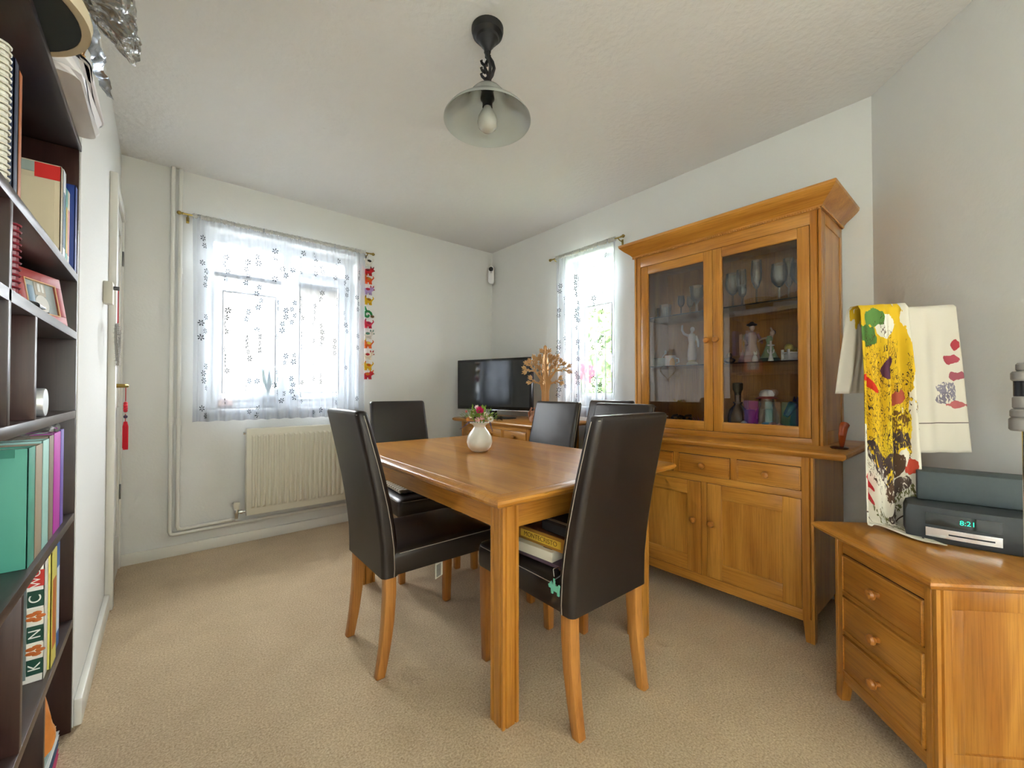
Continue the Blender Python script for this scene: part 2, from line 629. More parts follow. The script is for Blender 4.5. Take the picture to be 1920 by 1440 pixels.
def frame_panel(name, parent, x, ya, yb, za, zb, sty, rail_t, rail_b, matv, mpan, th=0.02, rec=0.008):
    """frame-and-panel front standing in the plane x (front face), thickness th behind it"""
    if mpan:
        o = MB().box(x + rec, ya + sty - 0.002, za + rail_b - 0.002, x + th - 0.002, yb - sty + 0.002, zb - rail_t + 0.002).build(name, mpan, parent)
    else:
        o = bpy.data.objects.new(name, None)
        C.objects.link(o)
        o.parent = parent
    for a, b in ((ya, ya + sty), (yb - sty, yb)):
        MB().box(x, a, za, x + th, b, zb, 0.002).build('stile', matv, o)
    for a, b in ((za, za + rail_b), (zb - rail_t, zb)):
        MB().box(x, ya + sty, a, x + th, yb - sty, b, 0.002).build('rail', 'oak_y', o)
    return o


def moulded_top(mb, x0, y0, x1, y1, z0, z1, nose=0.03, flat=(0, 0, 0, 0)):
    """table or counter top with a sloped, rounded moulding: widest at 60 % of its height"""
    h = z1 - z0
    prof = [(0.55, 0.0), (0.15, 0.25), (0.0, 0.5), (0.08, 0.72), (0.45, 0.92), (0.75, 1.0)]
    rings = []
    for ins, t in prof:
        i = ins * nose
        rings.append([(x0 + i * (1 - flat[0]), y0 + i * (1 - flat[1]), z0 + h * t), (x1 - i * (1 - flat[2]), y0 + i * (1 - flat[1]), z0 + h * t), (x1 - i * (1 - flat[2]), y1 - i * (1 - flat[3]), z0 + h * t), (x0 + i * (1 - flat[0]), y1 - i * (1 - flat[3]), z0 + h * t)])
    return mb.loft(rings)


def beaded_post(mb, x0, y0, z0, x1, y1, z1, corners=((0, 0), (1, 0), (0, 1), (1, 1)), g=0.0036, off=0.010):
    """square post with two routed grooves either side of each named corner"""
    pts = []
    order = ((0, 0), (1, 0), (1, 1), (0, 1))
    for (cx_, cy2) in order:
        X = x1 if cx_ else x0
        Y = y1 if cy2 else y0
        sx, sy = (-1 if cx_ else 1), (-1 if cy2 else 1)
        if (cx_, cy2) not in corners:
            pts.append((X, Y))
            continue
        gx = [(X + sx * (off + 2 * g), Y), (X + sx * (off + g), Y + sy * g * 2.2), (X + sx * off, Y)]
        gy = [(X, Y + sy * off), (X + sx * g * 2.2, Y + sy * (off + g)), (X, Y + sy * (off + 2 * g))]
        seq = list(reversed(gy)) + [(X, Y)] + list(reversed(gx))
        # arrange so that the outline runs counter-clockwise
        if (cx_, cy2) in ((0, 0), (1, 1)):
            pts += seq
        else:
            pts += list(reversed(seq))
    return mb.loft([[(p[0], p[1], z0) for p in pts], [(p[0], p[1], z1) for p in pts]])


# ------------------------------------------------------------------ dining table
tb = thing('dining_table', 'rectangular honey oak dining table with square legs, a white vase on it', 'table', (0.828, 1.027, 0), -1.1)
TW, TL, LG = 0.815, 1.325, 0.066
mb = MB()
moulded_top(mb, -0.085, -0.085, TW + 0.085, TL + 0.085, 0.727, 0.762, 0.032)
mb.build('table_top', 'oak_x', tb)
MB().box(-0.048, -0.048, 0.7612, TW + 0.048, TL + 0.048, 0.7628, 0.0008, 1).build('top_inlay', 'oak_y', tb)
for (x, y) in ((0, 0), (TW - LG, 0), (0, TL - LG), (TW - LG, TL - LG)):
    beaded_post(MB(), x, y, 0, x + LG, y + LG, 0.729).build('leg', 'oak_z', tb)
for n_, a in (('x', (LG, 0.012, TW - LG, 0.032)), ('x', (LG, TL - 0.032, TW - LG, TL - 0.012)), ('y', (0.012, LG, 0.032, TL - LG)), ('y', (TW - 0.032, LG, TW - 0.012, TL - LG))):
    MB().box(a[0], a[1], 0.625, a[2], a[3], 0.728, 0.003).build('apron', 'oak_' + n_, tb)


# ------------------------------------------------------------------ dining chairs (built facing +y, origin between the rear feet)
def make_chair():
    ch = thing('dining_chair', 'x', 'chair')
    # seat: padded box with a slight crown
    W_, y0, y1 = 0.405, 0.028, 0.52
    rings = []
    yc, dd = (y0 + y1) / 2, y1 - y0
    for z, ins, r in ((0.372, 0.012, 0.02), (0.376, 0.003, 0.022), (0.39, 0.0, 0.024), (0.44, 0.0, 0.026), (0.455, 0.002, 0.03), (0.463, 0.008, 0.03), (0.4695, 0.022, 0.035), (0.474, 0.055, 0.04), (0.478, 0.11, 0.05), (0.480, 0.16, 0.03)):
        rings.append(rrect(W_ - 2 * ins, dd - 2 * ins, r, 4, 0, yc, z))
    MB().loft(rings).build('seat', 'leather', ch, smooth=50)
    # backrest
    prof = [(0.370, 0.000, 0.066), (0.40, 0.0, 0.068), (0.48, -0.003, 0.068), (0.56, -0.012, 0.067), (0.64, -0.024, 0.065), (0.72, -0.039, 0.062), (0.80, -0.056, 0.060), (0.88, -0.074, 0.056), (0.95, -0.090, 0.053), (0.985, -0.098, 0.050)]
    rings = []
    for k, (z, y, t) in enumerate(prof):
        w = 0.402 - 0.018 * (z - 0.37) / 0.63
        rings.append(rrect(w, t, 0.022, 5, 0, y + t / 2, z))
    z, y, t = prof[0]
    rings.insert(0, rrect(0.402 - 0.03, t - 0.03, 0.012, 5, 0, y + t / 2, 0.364))
    rings.append(rrect(0.384 - 0.008, 0.044, 0.02, 5, 0, -0.100 + 0.025, 0.996))
    rings.append(rrect(0.384 - 0.022, 0.030, 0.014, 5, 0, -0.101 + 0.025, 1.001))
    MB().loft(rings).build('backrest', 'leather', ch, smooth=50)
    # stitching: seat top edge, back side edges, back top edge
    mb = MB()
    zs = 0.4565
    mb.tube([(sx * (W_ / 2 + 0.0003), yy, zs) for sx in (1,) for yy in (0.065, y1 - 0.03)] + [(W_ / 2 - 0.028, y1 + 0.0003, zs), (-W_ / 2 + 0.028, y1 + 0.0003, zs), (-W_ / 2 - 0.0003, y1 - 0.03, zs), (-W_ / 2 - 0.0003, 0.065, zs)], 0.0013, 5)
    for s in (-1, 1):
        pts = []
        for (z, y, t) in prof:
            w = 0.402 - 0.018 * (z - 0.37) / 0.63
            pts.append((s * (w / 2 + 0.0003), y + t - 0.022, z))
        mb.tube(pts, 0.0014, 5)
    mb.tube([(-0.19, -0.094, 0.988), (0.19, -0.094, 0.988)], 0.0013, 5)
    mb.build('stitching', 'stitch', ch)
    # legs
    for s in (-1, 1):
        rg = []
        for z, y, w in ((0.40, 0.036, 0.044), (0.30, 0.036, 0.044), (0.20, 0.030, 0.042), (0.10, 0.018, 0.038), (0.03, 0.006, 0.035), (0.002, 0.0, 0.034), (0.0, 0.0, 0.030)):
            rg.append(rrect(w, w, 0.006, 2, s * 0.172, y, z))
        MB().loft(rg).build('leg', 'leg_oak_z', ch)
        rg = []
        for z, y, w in ((0.40, 0.49, 0.044), (0.2, 0.489, 0.040), (0.003, 0.487, 0.034), (0.0, 0.487, 0.030)):
            rg.append(rrect(w, w, 0.005, 2, s * 0.172, y, z))
        MB().loft(rg).build('leg', 'leg_oak_z', ch)
    return ch


chair0 = make_chair()
CH = [
    ((0.632, 1.690, 0), -91, 'brown-black leather dining chair seen side-on in front of the radiator'),
    ((1.165, 0.853, 0), -1, 'nearest leather dining chair with boxes piled on its seat, back to the camera'),
    ((1.240, 2.640, 0), 174.8, 'leather dining chair at the far end of the table facing the camera'),
    ((1.935, 1.905, 0), 91, 'leather dining chair in front of the oak sideboard across the table'),
    ((1.925, 1.385, 0), 90, 'leather dining chair half hidden behind the nearest chair, by the table'),
    ((2.470, 1.870, 0), 90, 'leather dining chair against the wall below the narrow curtain, only its top showing'),
]
chairs = []
for i, (loc, rz, lab) in enumerate(CH):
    c = chair0 if i == 0 else copy_tree(chair0)
    c.location = loc
    c.rotation_euler = (0, 0, R(rz))
    tag(c, lab, 'chair', 'leather dining chairs')
    chairs.append(c)
tg = MB().box(-0.001, -0.025, -0.075, 0.001, 0.025, 0.0, mat=T(0.165, 0.255, 0.375, rz=25))
tgo = tg.build('care_label', 'paper', chairs[0])
tgo['label'] = 'white care label hanging under the seat'
mb = MB()
for k in range(5):
    mb.box(-0.0018, -0.017 + 0.006 * k, -0.07, -0.0008, -0.0145 + 0.006 * k, -0.02, mat=T(0.165, 0.255, 0.375, rz=25))
    mb.box(0.0008, -0.017 + 0.006 * k, -0.07, 0.0018, -0.0145 + 0.006 * k, -0.02, mat=T(0.165, 0.255, 0.375, rz=25))
mb.build('print', 'black_matte', tgo)

# ------------------------------------------------------------------ oak dresser with glazed top against the right wall
dz = thing('glazed_dresser', 'tall honey oak dresser with two glazed doors over drawers and cupboards', 'dresser', (0, 0, 0))
BX, BY0, BY1 = 2.113, 0.519, 1.482
XB = XR - 0.022
# base carcass
mb = MB().box(BX + 0.022, BY0 + 0.004, 0.105, XB, BY0 + 0.022, 0.79).box(BX + 0.022, BY1 - 0.022, 0.105, XB, BY1 - 0.004, 0.79)
mb.box(XB - 0.012, BY0 + 0.02, 0.105, XB, BY1 - 0.02, 0.79).box(BX + 0.03, BY0 + 0.02, 0.105, XB, BY1 - 0.02, 0.125)
mb.build('base_carcass', 'oak_z', dz)
for y0 in (BY0, BY1 - 0.044):
    beaded_post(MB(), BX, y0, 0.10, BX + 0.044, y0 + 0.044, 0.79, corners=((0, 0),) if y0 == BY0 else ((0, 1),)).build('corner_post', 'oak_z', dz)
for y0, s in ((BY0, 1), (BY1 - 0.044, -1)):
    for x0 in (BX, XB - 0.044):
        rg = []
        for z, w in ((0.10, 0.044), (0.0, 0.032)):
            ya = y0 if s == 1 else y0 + 0.044 - w
            xa = x0
            rg.append([(xa, ya, z), (xa + w, ya, z), (xa + w, ya + w, z), (xa, ya + w, z)])
        MB().loft(rg).build('foot', 'oak_z', dz)
for za, zb in ((0.745, 0.79), (0.607, 0.640), (0.085, 0.132)):
    MB().box(BX + 0.002, BY0 + 0.044, za, BX + 0.022, BY1 - 0.044, zb, 0.001).build('front_rail', 'oak_y', dz)
for y, w, za, zb in ((0.827, 0.03, 0.640, 0.745), (1.121, 0.03, 0.640, 0.745), (0.973, 0.027, 0.132, 0.607)):
    MB().box(BX + 0.002, y, za, BX + 0.022, y + w, zb, 0.001).build('front_stile', 'oak_z', dz)
for ya, yb in ((0.565, 0.825), (0.859, 1.119), (1.153, 1.436)):
    d = MB().box(BX - 0.002, ya, 0.643, BX + 0.018, yb, 0.742, 0.003).build('drawer', 'oak_y', dz)
    mb = MB()
    w = 0.006
    mb.box(BX - 0.005, ya, 0.643, BX - 0.001, ya + w, 0.742, 0.0015).box(BX - 0.005, yb - w, 0.643, BX - 0.001, yb, 0.742, 0.0015)
    mb.box(BX - 0.005, ya, 0.643, BX - 0.001, yb, 0.643 + w, 0.0015).box(BX - 0.005, ya, 0.742 - w, BX - 0.001, yb, 0.742, 0.0015)
    mb.build('cock_bead', 'oak_y', d)
    knob(MB(), BX - 0.002, (ya + yb) / 2, 0.693, 0.016).build('knob', 'knob_wood', d)
    MB().box(BX + 0.004, ya - 0.003, 0.641, BX + 0.016, yb + 0.003, 0.7445).build('shadow_gap', 'gap_shade', d)
for ya, yb, ky in ((0.565, 0.971, 0.945), (1.002, 1.436, 1.038)):
    d = frame_panel('door', dz, BX, ya, yb, 0.135, 0.605, 0.072, 0.07, 0.08, 'oak_z', 'oak_z')
    knob(MB(), BX, ky, 0.407, 0.016).build('knob', 'knob_wood', d)
    MB().box(BX + 0.0185, ya - 0.003, 0.1325, BX + 0.0215, yb + 0.003, 0.6065).build('shadow_gap', 'gap_shade', d)
mb = MB()
moulded_top(mb, BX - 0.03, BY0 - 0.118, XB, BY1 + 0.10, 0.790, 0.826, 0.03, flat=(0, 0, 1, 0))
mb.build('counter', 'oak_y', dz)
# upper cabinet
UX, UY0, UY1, UZ0, UZ1 = 2.257, 0.517, 1.480, 0.826, 1.905
mb = MB().box(XB - 0.012, UY0 + 0.01, UZ0, XB, UY1 - 0.01, UZ1).box(UX + 0.02, UY0 + 0.02, UZ0, XB - 0.01, UY1 - 0.02, UZ0 + 0.02).box(UX + 0.02, UY0 + 0.02, UZ1 - 0.05, XB - 0.01, UY1 - 0.02, UZ1 - 0.035)
mb.build('back_board', 'oak_z', dz)
for y0, y1 in ((UY0 + 0.004, UY0 + 0.020), (UY1 - 0.020, UY1 - 0.004)):
    out_ = UY0 if y0 < 1 else UY1
    mb = MB().box(UX + 0.04, y0, UZ0, XB, y1, UZ1)
    ya, yb = (UY0, UY0 + 0.012) if y0 < 1 else (UY1 - 0.012, UY1)
    mb.box(UX + 0.04, ya, UZ0, UX + 0.075, yb, UZ1, 0.002).box(XB - 0.04, ya, UZ0, XB, yb, UZ1, 0.002)
    mb.box(UX + 0.075, ya, UZ0, XB - 0.04, yb, UZ0 + 0.06, 0.002).box(UX + 0.075, ya, UZ1 - 0.06, XB - 0.04, yb, UZ1, 0.002)
    mb.build('side_panel', 'oak_z', dz)
for y0 in (UY0, UY1 - 0.042):
    beaded_post(MB(), UX, y0, UZ0, UX + 0.042, y0 + 0.042, UZ1, corners=((0, 0),) if y0 == UY0 else ((0, 1),)).build('corner_post', 'oak_z', dz)
for za, zb in ((1.838, UZ1), (UZ0, 0.855)):
    MB().box(UX, UY0 + 0.042, za, UX + 0.022, UY1 - 0.042, zb, 0.001).build('front_rail', 'oak_y', dz)
for ya, yb, ky in ((0.562, 0.999, 0.977), (1.001, 1.436, 1.027)):
    d = frame_panel('glazed_door', dz, UX, ya, yb, 0.857, 1.836, 0.047, 0.048, 0.05, 'oak_z', None, th=0.022)
    MB().box(UX + 0.010, ya + 0.045, 0.905, UX + 0.014, yb - 0.045, 1.790).build('pane', 'cabinet_glass', d, smooth=0)
    mb = MB()
    a, b, c_, e_ = ya + 0.045, yb - 0.045, 0.905, 1.790
    mb.box(UX + 0.004, a, c_, UX + 0.010, a + 0.004, e_).box(UX + 0.004, b - 0.004, c_, UX + 0.010, b, e_).box(UX + 0.004, a, c_, UX + 0.010, b, c_ + 0.004).box(UX + 0.004, a, e_ - 0.004, UX + 0.010, b, e_)
    mb.build('glazing_bead', 'oak_z', d)
    knob(MB(), UX, ky, 1.348, 0.017).build('knob', 'knob_wood', d)
MB().box(UX + 0.006, 0.998, 0.858, UX + 0.016, 1.002, 1.836).build('shadow_gap', 'gap_shade', dz)
# cornice
rings = []
for o_, z in ((0.004, 1.898), (0.010, 1.905), (0.010, 1.912), (0.020, 1.924), (0.045, 1.945), (0.062, 1.962), (0.070, 1.972), (0.072, 1.984), (0.066, 1.988)):
    rings.append([(UX - o_, UY0 - o_, z), (XB, UY0 - o_, z), (XB, UY1 + o_, z), (UX - o_, UY1 + o_, z)])
MB().loft(rings).build('cornice', 'oak_y', dz, smooth=20)
mb = MB()
nb = 92
for k in range(nb):
    y = UY0 - 0.006 + (UY1 - UY0 + 0.012) * k / (nb - 1)
    mb.sphere((UX - 0.009, y, 1.901), (0.004, 0.0042, 0.005), 6, 4)
for k in range(36):
    mb.sphere((UX + 0.001 + k * 0.0105, UY0 - 0.009, 1.901), (0.0042, 0.004, 0.005), 6, 4)
mb.build('beading', 'oak_y', dz)
for z, nm in ((1.518, 'glass_shelf'), (1.217, 'glass_shelf')):
    MB().box(UX + 0.045, UY0 + 0.022, z, XB - 0.015, UY1 - 0.022, z + 0.006).build(nm, thin_glass('shelf_glass_%d' % (z * 1000), (0.93, 0.96, 0.95), 0.25, gain=1.2), dz, smooth=0)

# ------------------------------------------------------------------ sideboard under the television
sb = thing('sideboard', 'low honey oak sideboard with a row of small drawers in the far corner', 'sideboard', (0, 0, 0))
SX, SY0, SY1, SZ = 2.09, 2.268, 3.19, 0.792
mb = MB().box(SX + 0.02, SY0 + 0.003, 0.10, XB, SY0 + 0.02, SZ).box(SX + 0.02, SY1 - 0.02, 0.10, XB, SY1 - 0.003, SZ).box(XB - 0.012, SY0, 0.10, XB, SY1, SZ).box(SX + 0.02, SY0 + 0.02, 0.10, XB - 0.012, SY1 - 0.02, 0.12)
mb.build('carcass', 'oak_z', sb)
for y0 in (SY0, SY1 - 0.042):
    beaded_post(MB(), SX, y0, 0.0, SX + 0.042, y0 + 0.042, SZ, corners=((0, 0),) if y0 == SY0 else ((0, 1),)).build('corner_post', 'oak_z', sb)
    MB().box(XB - 0.042, y0, 0, XB, y0 + 0.042, 0.11).build('foot', 'oak_z', sb)
for za, zb in ((0.758, SZ), (0.628, 0.655), (0.085, 0.13)):
    MB().box(SX + 0.002, SY0 + 0.042, za, SX + 0.02, SY1 - 0.042, zb).build('front_rail', 'oak_y', sb)
for y in (2.577, 2.862):
    MB().box(SX + 0.002, y, 0.655, SX + 0.02, y + 0.03, 0.758).build('front_stile', 'oak_z', sb)
for ya, yb in ((2.315, 2.574), (2.610, 2.859), (2.895, 3.145)):
    d = MB().box(SX - 0.003, ya, 0.658, SX + 0.016, yb, 0.755, 0.003).build('drawer', 'oak_y', sb)
    knob(MB(), SX - 0.003, (ya + yb) / 2, 0.712, 0.017).build('knob', 'knob_wood', d)
    MB().box(SX + 0.005, ya - 0.003, 0.656, SX + 0.014, yb + 0.003, 0.757).build('shadow_gap', 'gap_shade', d)
for ya, yb, ky in ((2.315, 2.728, 2.70), (2.732, 3.145, 2.76)):
    d = frame_panel('door', sb, SX, ya, yb, 0.133, 0.625, 0.07, 0.07, 0.08, 'oak_z', 'oak_z')
    knob(MB(), SX, ky, 0.42, 0.016).build('knob', 'knob_wood', d)
mb = MB()
moulded_top(mb, SX - 0.035, SY0 - 0.10, XB, SY1 + 0.11, SZ, 0.826, 0.028, flat=(0, 0, 1, 0))
mb.build('top', 'oak_y', sb)

# ------------------------------------------------------------------ bedside-style chest on the right, standing along the diagonal wall
ang = math.degrees(math.atan2(-0.69, -0.724))          # local +x runs along the front towards the camera
bc = thing('chest_of_drawers', 'small honey oak three-drawer chest with a radio and draped cloths on top', 'chest', (1.832, 0.388, 0), ang)
CW, CD, CZ = 0.395, 0.47, 0.566          # local: x 0..CW along the front, y 0..CD to the wall (mirrored below)
sgn = 1 if (Matrix.Rotation(R(ang), 3, 'Z') @ Vector((0, 1, 0))).dot(Vector((0.69, -0.72, 0))) > 0 else -1


def Y_(y):
    return sgn * y


P = 0.036
for px_, py_ in ((0, 0), (CW - P, 0), (0, CD - P), (CW - P, CD - P)):
    cor = ((0 if px_ == 0 else 1, (0 if sgn > 0 else 1)),) if py_ == 0 else ()
    a, b_ = sorted((Y_(py_), Y_(py_ + P)))
    mb = MB()
    beaded_post(mb, px_, a, 0.085, px_ + P, b_, CZ, corners=cor)
    w = 0.027
    xa, xb = (px_, px_ + w) if px_ == 0 else (px_ + P - w, px_ + P)
    ya, yb = (py_, py_ + w) if py_ == 0 else (py_ + P - w, py_ + P)
    top_r = [(px_, Y_(py_), 0.085), (px_ + P, Y_(py_), 0.085), (px_ + P, Y_(py_ + P), 0.085), (px_, Y_(py_ + P), 0.085)]
    bot_r = [(xa, Y_(ya), 0.0), (xb, Y_(ya), 0.0), (xb, Y_(yb), 0.0), (xa, Y_(yb), 0.0)]
    mb.loft([bot_r, top_r])
    mb.build('corner_post', 'oak_z', bc)
for x in (0.0, CW):
    s = 1 if x == 0 else -1
    mb = MB().box(x + s * 0.010, Y_(P), 0.085, x + s * 0.016, Y_(CD - P), CZ)
    mb.box(x + s * 0.002, Y_(P), 0.075, x + s * 0.018, Y_(CD - P), 0.135, 0.002).box(x + s * 0.002, Y_(P), CZ - 0.06, x + s * 0.018, Y_(CD - P), CZ, 0.002)
    mb.box(x + s * 0.002, Y_(P), 0.135, x + s * 0.018, Y_(P + 0.03), CZ - 0.06, 0.002).box(x + s * 0.002, Y_(CD - P - 0.03), 0.135, x + s * 0.018, Y_(CD - P), CZ - 0.06, 0.002)
    mb.build('side_panel', 'oak_z', bc)
MB().box(P, Y_(CD - 0.012), 0.085, CW - P, Y_(CD - 0.004), CZ).build('back_board', 'oak_z', bc)
DR = ((0.385, 0.51), (0.25, 0.368), (0.112, 0.235))
for za, zb in ((CZ - 0.052, CZ), (0.072, 0.108), (0.369, 0.383), (0.236, 0.249)):
    MB().box(P, Y_(0.002), za, CW - P, Y_(0.02), zb, 0.001).build('front_rail', 'oak_x', bc)
for za, zb in DR:
    d = MB().box(P + 0.003, Y_(-0.002), za, CW - P - 0.003, Y_(0.016), zb, 0.003).build('drawer', 'oak_x', bc)
    mb = MB()
    w = 0.006
    xa, xb = P + 0.003, CW - P - 0.003
    for q in ((xa, za, xa + w, zb), (xb - w, za, xb, zb), (xa, za, xb, za + w), (xa, zb - w, xb, zb)):
        mb.box(q[0], Y_(-0.0055), q[1], q[2], Y_(-0.001), q[3], 0.0015)
    mb.build('cock_bead', 'oak_x', d)
    prof = [(0.009, 0), (0.008, 0.010), (0.0155, 0.016), (0.0165, 0.022), (0.013, 0.029), (0.005, 0.032)]
    MB().lathe(prof, 14, mat=T(CW / 2, Y_(-0.002), (za + zb) / 2, rx=90 * sgn)).build('knob', 'knob_wood', d)
    MB().box(P, Y_(0.004), za - 0.002, CW - P, Y_(0.012), zb + 0.002).build('shadow_gap', 'gap_shade', d)
mb = MB()
y0, y1 = sorted((Y_(-0.042), Y_(CD + 0.02)))
moulded_top(mb, -0.065, y0, CW + 0.035, y1, CZ, 0.597, 0.028)
mb.build('top', 'oak_x', bc)

# ------------------------------------------------------------------ radiator and pipes
rd = thing('radiator', 'cream fluted panel radiator below the wide curtained window', 'radiator', (0, 0, 0))
RX0, RX1, RY, RZ0, RZ1 = 0.443, 1.245, 3.372, 0.206, 0.806
mb = MB().box(RX0, RY + 0.004, RZ0, RX1, RY + 0.02, RZ1, 0.004)
mb.box(RX0 + 0.005, RY + 0.065, RZ0 + 0.01, RX1 - 0.005, RY + 0.08, RZ1 - 0.01, 0.004)
pitch = 0.0335
k = 0
x = RX0 + 0.03
while x + 0.02 < RX1 - 0.01:
    z0, z1 = RZ0 + 0.045, RZ1 - 0.04
    ring = lambda i, yy, zi: [(x + i, yy, z0 + zi), (x + 0.021 - i, yy, z0 + zi), (x + 0.021 - i, yy, z1 - zi), (x + i, yy, z1 - zi)]
    mb.loft([ring(0, RY + 0.005, 0), ring(0.004, RY - 0.007, 0.012), ring(0.007, RY - 0.010, 0.016)], cap0=False)
    x += pitch
mb.build('panel', 'cream_enamel', rd)
mb = MB().box(RX0 + 0.002, RY + 0.02, RZ1 - 0.012, RX1 - 0.002, RY + 0.078, RZ1 + 0.001, 0.002)
mb.build('top_grille', 'cream_enamel', rd)
mb = MB().box(RX0, RY + 0.02, RZ0 + 0.02, RX0 + 0.004, RY + 0.075, RZ1 - 0.005)
mb.build('side_cover', 'cream_enamel', rd)
v = MB().tube([(RX0, RY + 0.04, 0.232), (RX0 - 0.05, RY + 0.04, 0.232)], 0.010, 10).tube([(RX0 - 0.018, RY + 0.04, 0.232), (RX0 - 0.034, RY + 0.04, 0.232)], 0.015, 8).lathe([(0.012, -0.04), (0.014, -0.01), (0.016, 0.0), (0.014, 0.02)], 12, (RX0 - 0.052, RY + 0.04, 0.232))
vo = v.build('valve', 'chrome', rd)
MB().lathe([(0.014, 0), (0.017, 0.012), (0.021, 0.045), (0.019, 0.05)], 14, (RX0 - 0.052, RY + 0.04, 0.252)).build('valve_cap', 'cream_enamel', vo)
MB().tube([(RX0 + 0.002, RY + 0.04, RZ1 - 0.03), (RX0 - 0.016, RY + 0.04, RZ1 - 0.03)], 0.009, 8).build('bleed_plug', 'chrome', rd)
PY = YB - 0.022
p1 = MB().tube([(0.075, PY, ZC), (0.075, PY, 0.19), (0.08, PY, 0.176), (0.094, PY, 0.17), (0.37, PY, 0.176), (0.385, PY - 0.02, 0.18), (RX0 - 0.052, RY + 0.04, 0.185), (RX0 - 0.052, RY + 0.04, 0.20)], 0.0115, 10)
p1.lathe([(0.014, -0.02), (0.014, 0.02)], 10, (0.075, PY, 0.87)).lathe([(0.014, -0.02), (0.014, 0.02)], 10, (0.075, PY, 1.86))
tag(p1.build('heating_pipe', 'gloss_white'), 'white painted heating pipe nearer the curtain, bending to the radiator valve', 'pipe', 'heating pipes on the back wall')
p2 = MB().tube([(0.037, PY, ZC), (0.037, PY, 0.165), (0.042, PY, 0.148), (0.056, PY, 0.142), (RX0, PY, 0.148), (1.9, PY, 0.148)], 0.0115, 10)
p2.lathe([(0.014, -0.02), (0.014, 0.02)], 10, (0.037, PY, 0.88))
tag(p2.build('heating_pipe', 'gloss_white'), 'white painted heating pipe nearer the door, running low behind the radiator', 'pipe', 'heating pipes on the back wall')


# ------------------------------------------------------------------ sheer curtains
sheer_head = sheer('curtain_heading', '#EEEDE8', 0.12, 0.3)


def curtain(name, label, rod_label, place, w, ztop, zbot, folds, seed, flowers):
    rnd = random.Random(seed)
    root = thing(name, label, 'curtain', group='sheer curtains')
    root.matrix_world = place
    ph = [rnd.uniform(0, 6.28) for _ in range(5)]
    nu, nv = 300, 46

    def S(u, v):
        """u across 0..1, v down 0..1 -> local point (x along rod, y towards the room is negative, z)"""
        spread = 0.25 + 0.75 * min(1, v * 1.6)
        a = 2 * math.pi * folds * (u + 0.012 * math.sin(9 * u + ph[0]) + 0.02 * math.sin(4.3 * u + ph[1]))
        gather = math.sin(a * 2.7 + ph[2]) * 0.006 * (1 - min(1, v * 5))
        y = -0.020 * spread * math.sin(a + 0.5 * v * math.sin(ph[3] + 7 * u)) - 0.008 * spread * math.sin(2 * a + ph[4]) + gather
        x = w * u + 0.0105 * spread * math.sin(2 * a + 0.8) * (0.6 + 0.6 * math.sin(5 * u + ph[3]))
        x += (u - 0.5) * 0.02 * math.sin(2 * v) * -1
        z = ztop + 0.012 + (zbot - ztop - 0.012) * v + 0.004 * math.sin(a) * v
        return Vector((x, y, z))

    v, f = [], []
    for j in range(nv + 1):
        for i in range(nu + 1):
            v.append(S(i / nu, j / nv))
    for j in range(nv):
        for i in range(nu):
            p = j * (nu + 1) + i
            f.append((p, p + 1, p + nu + 2, p + nu + 1))
    MB().add(v, f).build('sheer_fabric', 'sheer_curtain', root, smooth=180)
    # hem: second layer along the bottom
    v, f = [], []
    for j in range(3):
        for i in range(nu + 1):
            v.append(S(i / nu, 0.945 + 0.055 * j / 2) + Vector((0, -0.0015, 0)))
    for j in range(2):
        for i in range(nu):
            p = j * (nu + 1) + i
            f.append((p, p + 1, p + nu + 2, p + nu + 1))
    MB().add(v, f).build('hem', 'sheer_curtain', root, smooth=180)
    # heading: ruffled sleeve gathered round the rod
    rings = []
    for i in range(nu + 1):
        u = i / nu
        rr_ = 0.0125 + 0.0035 * math.sin(i * 1.9 + ph[1]) + 0.002 * math.sin(i * 0.7 + ph[2])
        rings.append([(w * u, rr_ * math.cos(R(t)), ztop + rr_ * 1.15 * math.sin(R(t))) for t in range(0, 360, 40)])
    MB().loft(rings, False, False).build('heading', sheer_head, root, smooth=180)
    mb = MB()
    for (fu, fv, fs) in flowers:
        c = S(fu, fv)
        du = (S(fu + 0.003, fv) - S(fu - 0.003, fv)).normalized()
        dn = Vector((-du.y, du.x, 0)).normalized()
        if dn.y > 0:
            dn = -dn
        a0 = rnd.uniform(0, 1)
        for k in range(6):
            a = a0 + k * math.pi / 3
            d = du * math.cos(a) + Vector((0, 0, 1)) * math.sin(a)
            e = du * -math.sin(a) + Vector((0, 0, 1)) * math.cos(a)
            o = c + dn * 0.002
            p, q = o + d * fs * 0.28, o + d * fs
            mb.add([p - e * fs * 0.10, p + e * fs * 0.10, q + e * fs * 0.22, q + d * fs * 0.14, q - e * fs * 0.22], [(0, 1, 2, 3, 4)])
    eo = mb.build('embroidery', 'embroidery', root, smooth=0)
    eo['kind'] = 'stuff'
    eo['label'] = 'little grey embroidered snowflake flowers'
    mb = MB()
    rr = thing('curtain_rod', rod_label, 'curtain rod', group='brass curtain rods')
    rr.matrix_world = place
    MB().tube([(-0.045, 0, ztop), (w + 0.045, 0, ztop)], 0.0055, 10).build('rod', 'brass', rr)
    for x, s in ((-0.045, -1), (w + 0.045, 1)):
        MB().lathe([(0.006, 0), (0.009, 0.004), (0.006, 0.010), (0.012, 0.018), (0.013, 0.026), (0.006, 0.036)], 12, mat=T(x, 0, ztop, ry=90 * s)).build('finial', 'brass', rr)
        xb = x - s * 0.022
        MB().tube([(xb, 0, ztop - 0.004), (xb, 0.02, ztop - 0.015), (xb, 0.058, ztop - 0.02)], 0.004, 8).box(xb - 0.008, 0.056, ztop - 0.04, xb + 0.008, 0.06, ztop, 0.001).build('bracket', 'brass', rr)
    return root


